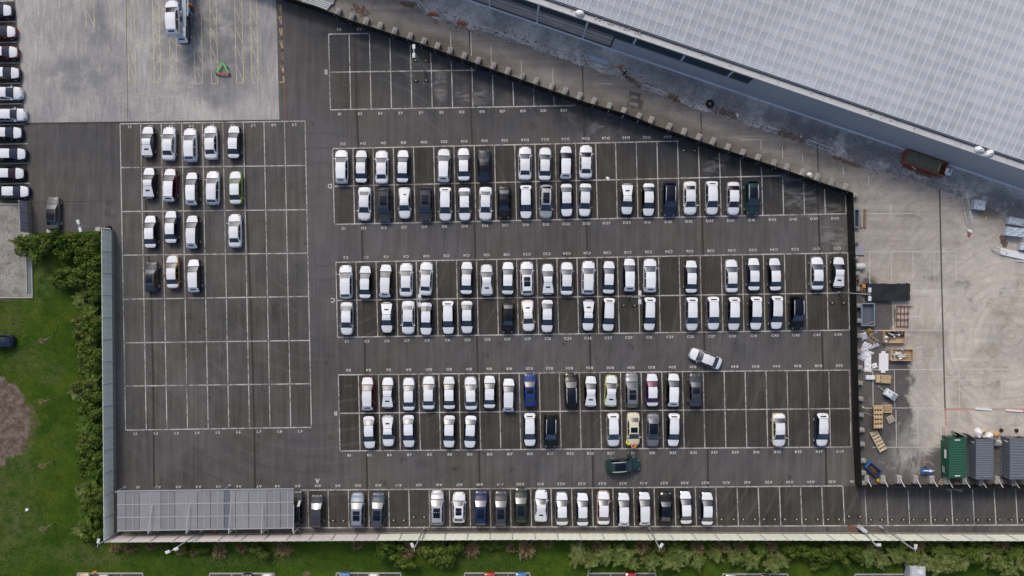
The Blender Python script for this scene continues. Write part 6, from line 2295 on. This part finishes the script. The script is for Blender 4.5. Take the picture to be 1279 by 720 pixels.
hc = [('c', 722, 690, 17, 13, 2.2), ('c', 738, 700, 15, 12, 2.0), ('t', 750, 685, 12, 8, 1.8), ('c', 757, 693, 14, 12, 2.2), ('c', 778, 692, 18, 14, 2.4), ('c', 787, 703, 12, 10, 2.0), ('t', 801, 685, 13, 9, 2.0), ('c', 812, 700, 13, 13, 2.2), ('t', 826, 684, 9, 8, 1.8), ('c', 837, 700, 15, 14, 2.3), ('g', 845, 684, 12, 9, 2.0),
      ('c', 853, 693, 14, 12, 2.2), ('t', 871, 685, 11, 9, 1.9), ('c', 872, 701, 14, 11, 2.2), ('c', 893, 693, 13, 10, 2.0), ('t', 904, 685, 12, 8, 1.8), ('c', 917, 694, 14, 10, 2.0), ('t', 926, 684, 12, 7, 1.6), ('c', 938, 698, 13, 13, 2.2), ('g', 949, 684, 12, 9, 2.0), ('c', 966, 703, 14, 14, 2.2), ('t', 964, 684, 10, 7, 1.6),
      ('t', 988, 683, 11, 6, 1.6), ('b', 990, 690, 14, 9, 2.0), ('b', 1007, 687, 16, 10, 2.2), ('b', 1022, 691, 15, 10, 2.2), ('y', 1040, 684, 14, 8, 2.0), ('b', 1051, 691, 15, 11, 2.2), ('b', 1066, 687, 14, 10, 2.2), ('b', 1034, 696, 15, 8, 1.8), ('y', 1008, 698, 15, 6, 1.4), ('y', 1023, 705, 13, 7, 1.3), ('c', 975, 700, 12, 13, 2.0),
      ('c', 1083, 694, 15, 13, 2.2), ('t', 1092, 683, 12, 7, 1.6), ('c', 1100, 699, 15, 12, 2.2), ('c', 1119, 692, 15, 12, 2.2), ('g', 1124, 683, 12, 9, 2.0), ('c', 1136, 698, 15, 12, 2.2), ('t', 1147, 683, 13, 7, 1.6), ('c', 1153, 701, 14, 14, 2.2), ('c', 1168, 706, 14, 14, 2.2), ('g', 1170, 686, 15, 10, 2.2), ('c', 1183, 697, 17, 13, 2.4), ('c', 1187, 708, 14, 10, 2.2),
      ('y', 1200, 685, 14, 9, 2.0), ('c', 1203, 699, 15, 11, 2.2), ('b', 1215, 688, 14, 10, 2.2), ('c', 1223, 695, 14, 11, 2.2), ('y', 1238, 685, 14, 8, 2.0), ('c', 1243, 700, 16, 14, 2.4), ('t', 1252, 683, 12, 7, 1.6), ('c', 1256, 708, 14, 12, 2.2), ('g', 1264, 690, 14, 11, 2.2), ('c', 1274, 702, 16, 14, 2.4), ('b', 1284, 688, 14, 11, 2.2)]
shrubs(hc, 'in the hedge below the bottom right fence', 'shrubs of the bottom right hedge')

# bare young trees on the lawn
def sapling(px, py, dx, dy, label):
    p = P(px, py)
    t = thing('young_tree', label, 'tree', p, 0, 'bare young trees on the lawn')
    h = 2.6
    tip = P(px + dx, py + dy, h) - p
    b = MB()
    b.tube([(0, 0, 0), (tip.x * .5, tip.y * .5, h * .5), (tip.x, tip.y, h)], [.05, .04, .025], 6)
    b.build('trunk', M('pale_bark', (.36, .33, .25), .8, grain=.2), t)
    o = link('crown', CROWNS['t'][int(px) % 3], t, (tip.x * .9, tip.y * .9, h * .85))
    o.scale = (.55, .4, .45)
for px, py, dx, dy, lab in ((67, 419, -16, 8, 'bare young tree on the lawn, topmost'), (67, 497.5, -16, 5, 'bare young tree on the lawn, second from top'), (68, 575, -18, 8, 'bare young tree on the lawn, third from top'), (68, 653, -16, 9, 'bare young tree on the lawn, fourth from top'),
                            (388, 711, -6, 8, 'bare young tree on the lawn below the bottom fence')):
    sapling(px, py, dx, dy, lab)

# grass tufts
def tufts():
    g = np.random.default_rng(5)
    n = 90000
    px = np.r_[g.uniform(-10, 142, int(n * .66)), g.uniform(130, 1290, n - int(n * .66))]
    py = np.r_[g.uniform(372, 720, int(n * .66)), g.uniform(676, 722, n - int(n * .66))]
    keep = ~(((px + 14) / 52) ** 2 + ((py - 527) / 60) ** 2 < 1)
    keep &= ~((px < 42) & (py < 376))
    px, py = px[keep], py[keep]
    n = len(px)
    x, y = (px - PW / 2) / S, -(py - PH / 2) / S
    a = g.uniform(0, np.pi * 2, n)
    h = g.uniform(.03, .10, n)
    ln = g.uniform(.05, .15, n)
    c = np.c_[x, y, h * .5 + .004]
    u = np.c_[np.cos(a) * ln, np.sin(a) * ln, h * .5]
    v = np.c_[-np.sin(a), np.cos(a), np.zeros(n)] * g.uniform(.02, .05, n)[:, None]
    n_ = NT('grass_blades')
    f = n_.ramp(n_.noise(0.35, 5, .7), .38, .62)
    f2 = n_.ramp(n_.noise(9, 2, .8), .32, .70, .5, 1.7, False)
    pl = n_.spot(5, 650, 7, 9)
    for q in ((55, 345, 2.5, 6), (110, 692, 9, 2.4), (30, 450, 4, 3), (28, 590, 2.5, 5), (66, 470, 3, 2), (300, 700, 14, 1.2), (600, 700, 10, 1.2)):
        pl = n_.math('MAXIMUM', pl, n_.math('MULTIPLY', n_.spot(*q), .8))
    pl = n_.math('MULTIPLY', pl, n_.ramp(n_.noise(.7, 5, .7), .36, .6))
    cc = n_.mix(f, (.032, .080, .006), (.076, .116, .013))
    cc = n_.mix(n_.math('MULTIPLY', pl, .75), cc, (.105, .125, .050))
    m = n_.done(n_.scalecol(cc, f2), .9, spec=.1)
    o = link('grass_tufts', quads(c, u, v, 'grass_tufts', m, .3))
    struct(o, 'stuff')
tufts()

# ------------------------------------------------------------------ people
SKIN = M('skin', (.42, .25, .17), .6)
TROUSER = M('dark_trousers', (.025, .03, .045), .8)
BOOT = M('boots', (.02, .017, .015), .7)
HAIR = M('dark_hair', (.03, .02, .015), .7)
def body_mesh(name, arm_l, arm_r, stride, bend):
    """one skinned body: pelvis root, legs, spine, head, arms, five fingers on each hand"""
    vs, es, rad = [], [], []
    def add(p, r, parent=None):
        vs.append(Vector(p))
        rad.append(r)
        if parent is not None:
            es.append((parent, len(vs) - 1))
        return len(vs) - 1
    pel = add((0, 0, .95), .14)
    sp = add((0, bend * .3, 1.15), .135, pel)
    ch = add((0, bend * .7, 1.38), .155, sp)
    nk = add((0, bend * 1.0, 1.52), .06, ch)
    hd = add((0, bend * 1.15 + .01, 1.64), .095, nk)
    hd2 = add((0, bend * 1.2 + .015, 1.74), .085, hd)
    add((0, bend * 1.15 + .105, 1.66), .016, hd)                       # nose
    for sx, st in ((-1, stride), (1, -stride)):
        hip = add((sx * .10, 0, .90), .095, pel)
        kn = add((sx * .11, st * .5 + .03, .50), .065, hip)
        an = add((sx * .11, st * .9 - .02, .09), .045, kn)
        add((sx * .12, st * .9 + .16, .045), .042, an)
    for sx, (el, ha) in ((-1, arm_l), (1, arm_r)):
        sh = add((sx * .19, bend * .75, 1.43), .065, ch)
        e = add((sx * el[0], el[1] + bend * .6, el[2]), .045, sh)
        w = add((sx * ha[0], ha[1] + bend * .5, ha[2]), .032, e)
        d = (vs[w] - vs[e]).normalized()
        side = d.cross(Vector((0, 0, 1)))
        side = side.normalized() if side.length > .2 else Vector((0, 1, 0))
        palm = add(vs[w] + d * .07, .036, w)
        for k, (o, ln) in enumerate(((-.034, .075), (-.012, .09), (.012, .084), (.034, .066))):
            f0 = add(vs[palm] + d * .035 + side * o, .0115, palm)
            add(vs[f0] + d * ln * .8 - Vector((0, 0, .022)), .009, f0)
        th = add(vs[w] + d * .035 - side * .045, .012, w)
        add(vs[th] + d * .045 - side * .02, .010, th)
    me = bpy.data.meshes.new(name)
    me.from_pydata([tuple(v) for v in vs], es, [])
    o = bpy.data.objects.new(name, me)
    COL.objects.link(o)
    sk = o.modifiers.new('skin', 'SKIN')
    sk.use_smooth_shade = True
    for i, sv_ in enumerate(me.skin_vertices[0].data):
        sv_.radius = (rad[i], rad[i] * (.78 if i in (1, 2) else 1))
        sv_.use_root = i == 0
    ss = o.modifiers.new('sub', 'SUBSURF')
    ss.levels = 1
    ss.render_levels = 1
    dg = bpy.context.evaluated_depsgraph_get()
    out = bpy.data.meshes.new_from_object(o.evaluated_get(dg))
    bpy.data.objects.remove(o)
    out.name = name
    out.materials.clear()
    for m in (SKIN, TROUSER, BOOT):
        out.materials.append(m)
    for p in out.polygons:
        z, x = p.center.z, abs(p.center.x)
        p.material_index = 2 if z < .13 else 1 if z < .98 and x < .26 and not (x > .2 and z > .75) else 0
        p.use_smooth = True
    return out
def jacket_mesh(body, bend, m, name):
    """shirt or coat: the body's own torso and sleeve faces pushed out a little"""
    body.calc_loop_triangles()
    keep = [p for p in body.polygons if .86 < p.center.z < 1.50 or (abs(p.center.x) > .16 and p.center.z > .98)]
    nr = {v.index: v.normal.copy() for v in body.vertices}
    idx, vs, fs = {}, [], []
    for p in keep:
        if abs(p.center.x) > .2 and p.center.z < .9:
            continue
        f = []
        for v in p.vertices:
            if v not in idx:
                idx[v] = len(vs)
                vs.append(tuple(body.vertices[v].co + nr[v] * .022))
            f.append(idx[v])
        fs.append(f)
    b = MB()
    b.add(vs, fs, 0, True)
    return b.mesh(name, m)
POSES = [(((.30, .05, 1.16), (.32, .20, .95)), ((.30, .04, 1.16), (.26, .26, 1.02)), .12, .03), (((.34, .16, 1.25), (.28, .42, 1.12)), ((.34, .16, 1.25), (.26, .42, 1.10)), .06, .18)]
BODIES = [body_mesh('person_body', *p) for p in POSES]
def person(label, px, py, face, pose, jacket, hat, z=0.0):
    p = P(px, py, z + 1.3)
    t = thing('person', label, 'person', (p.x, p.y, z + .015), R(face))
    link('body', BODIES[pose], t)
    link('jacket', jacket_mesh(BODIES[pose], 0, jacket, 'jacket'), t)
    bd = POSES[pose][3]
    b = MB()
    c = (0, bd * 1.18 + .012, 1.70)
    b.lathe([(.135, .0), (.125, .02), (.118, .06), (.09, .10), (.05, .125), (0, .13)], c, 14)
    b.build('hard_hat' if hat is not HAIR else 'hair', hat, t)
    for sx in (-1, 1):
        b = MB()
        b.lathe([(0, .014), (.010, .010), (.014, 0), (.010, -.010), (0, -.014)], (sx * .035, bd * 1.15 + .098, 1.685), 8)
        b.build('eye', BLACKP, t)
        b = MB()
        b.lathe([(0, .03), (.012, .02), (.016, 0), (.010, -.025), (0, -.03)], (sx * .098, bd * 1.15 + .005, 1.665), 8)
        b.build('ear', SKIN, t)
    b = MB().box(0, bd * 1.15 + .100, 1.612, 1.622, .05, .012)
    b.build('mouth', M('lips', (.30, .12, .10), .6), t)
HV_Y = M('hi_vis_yellow', (.62, .72, .05), .6)
HV_O = M('hi_vis_orange', (.72, .17, .03), .6)
person('person in a yellow hi-vis jacket beside the cream car', 783.4, 554.5, -60, 0, HV_Y, M('hat_green', (.45, .62, .06), .4))
person('person in an orange hi-vis jacket in front of the cream car', 793, 560, 20, 1, HV_O, M('hat_orange', (.70, .20, .06), .4))
person('person in an orange hi-vis jacket standing on the gravel', 774.8, 81.5, 200, 0, HV_O, M('hat_orange', (.70, .20, .06), .4))
person('person in dark clothing with a pale hat on the gravel', 780.5, 91, 20, 1, M('dark_coat', (.04, .045, .04), .8), M('hat_cream', (.5, .45, .32), .5))
person('person in a yellow-green and blue jacket beside the hoarding', 1074.5, 508.5, -90, 1, M('blue_coat', (.10, .14, .20), .7), M('hat_green', (.45, .62, .06), .4))
person('person in an orange hi-vis jacket on the transporter deck', 237.5, 6, 180, 0, HV_O, M('hat_coral', (.75, .26, .16), .4), z=1.0)
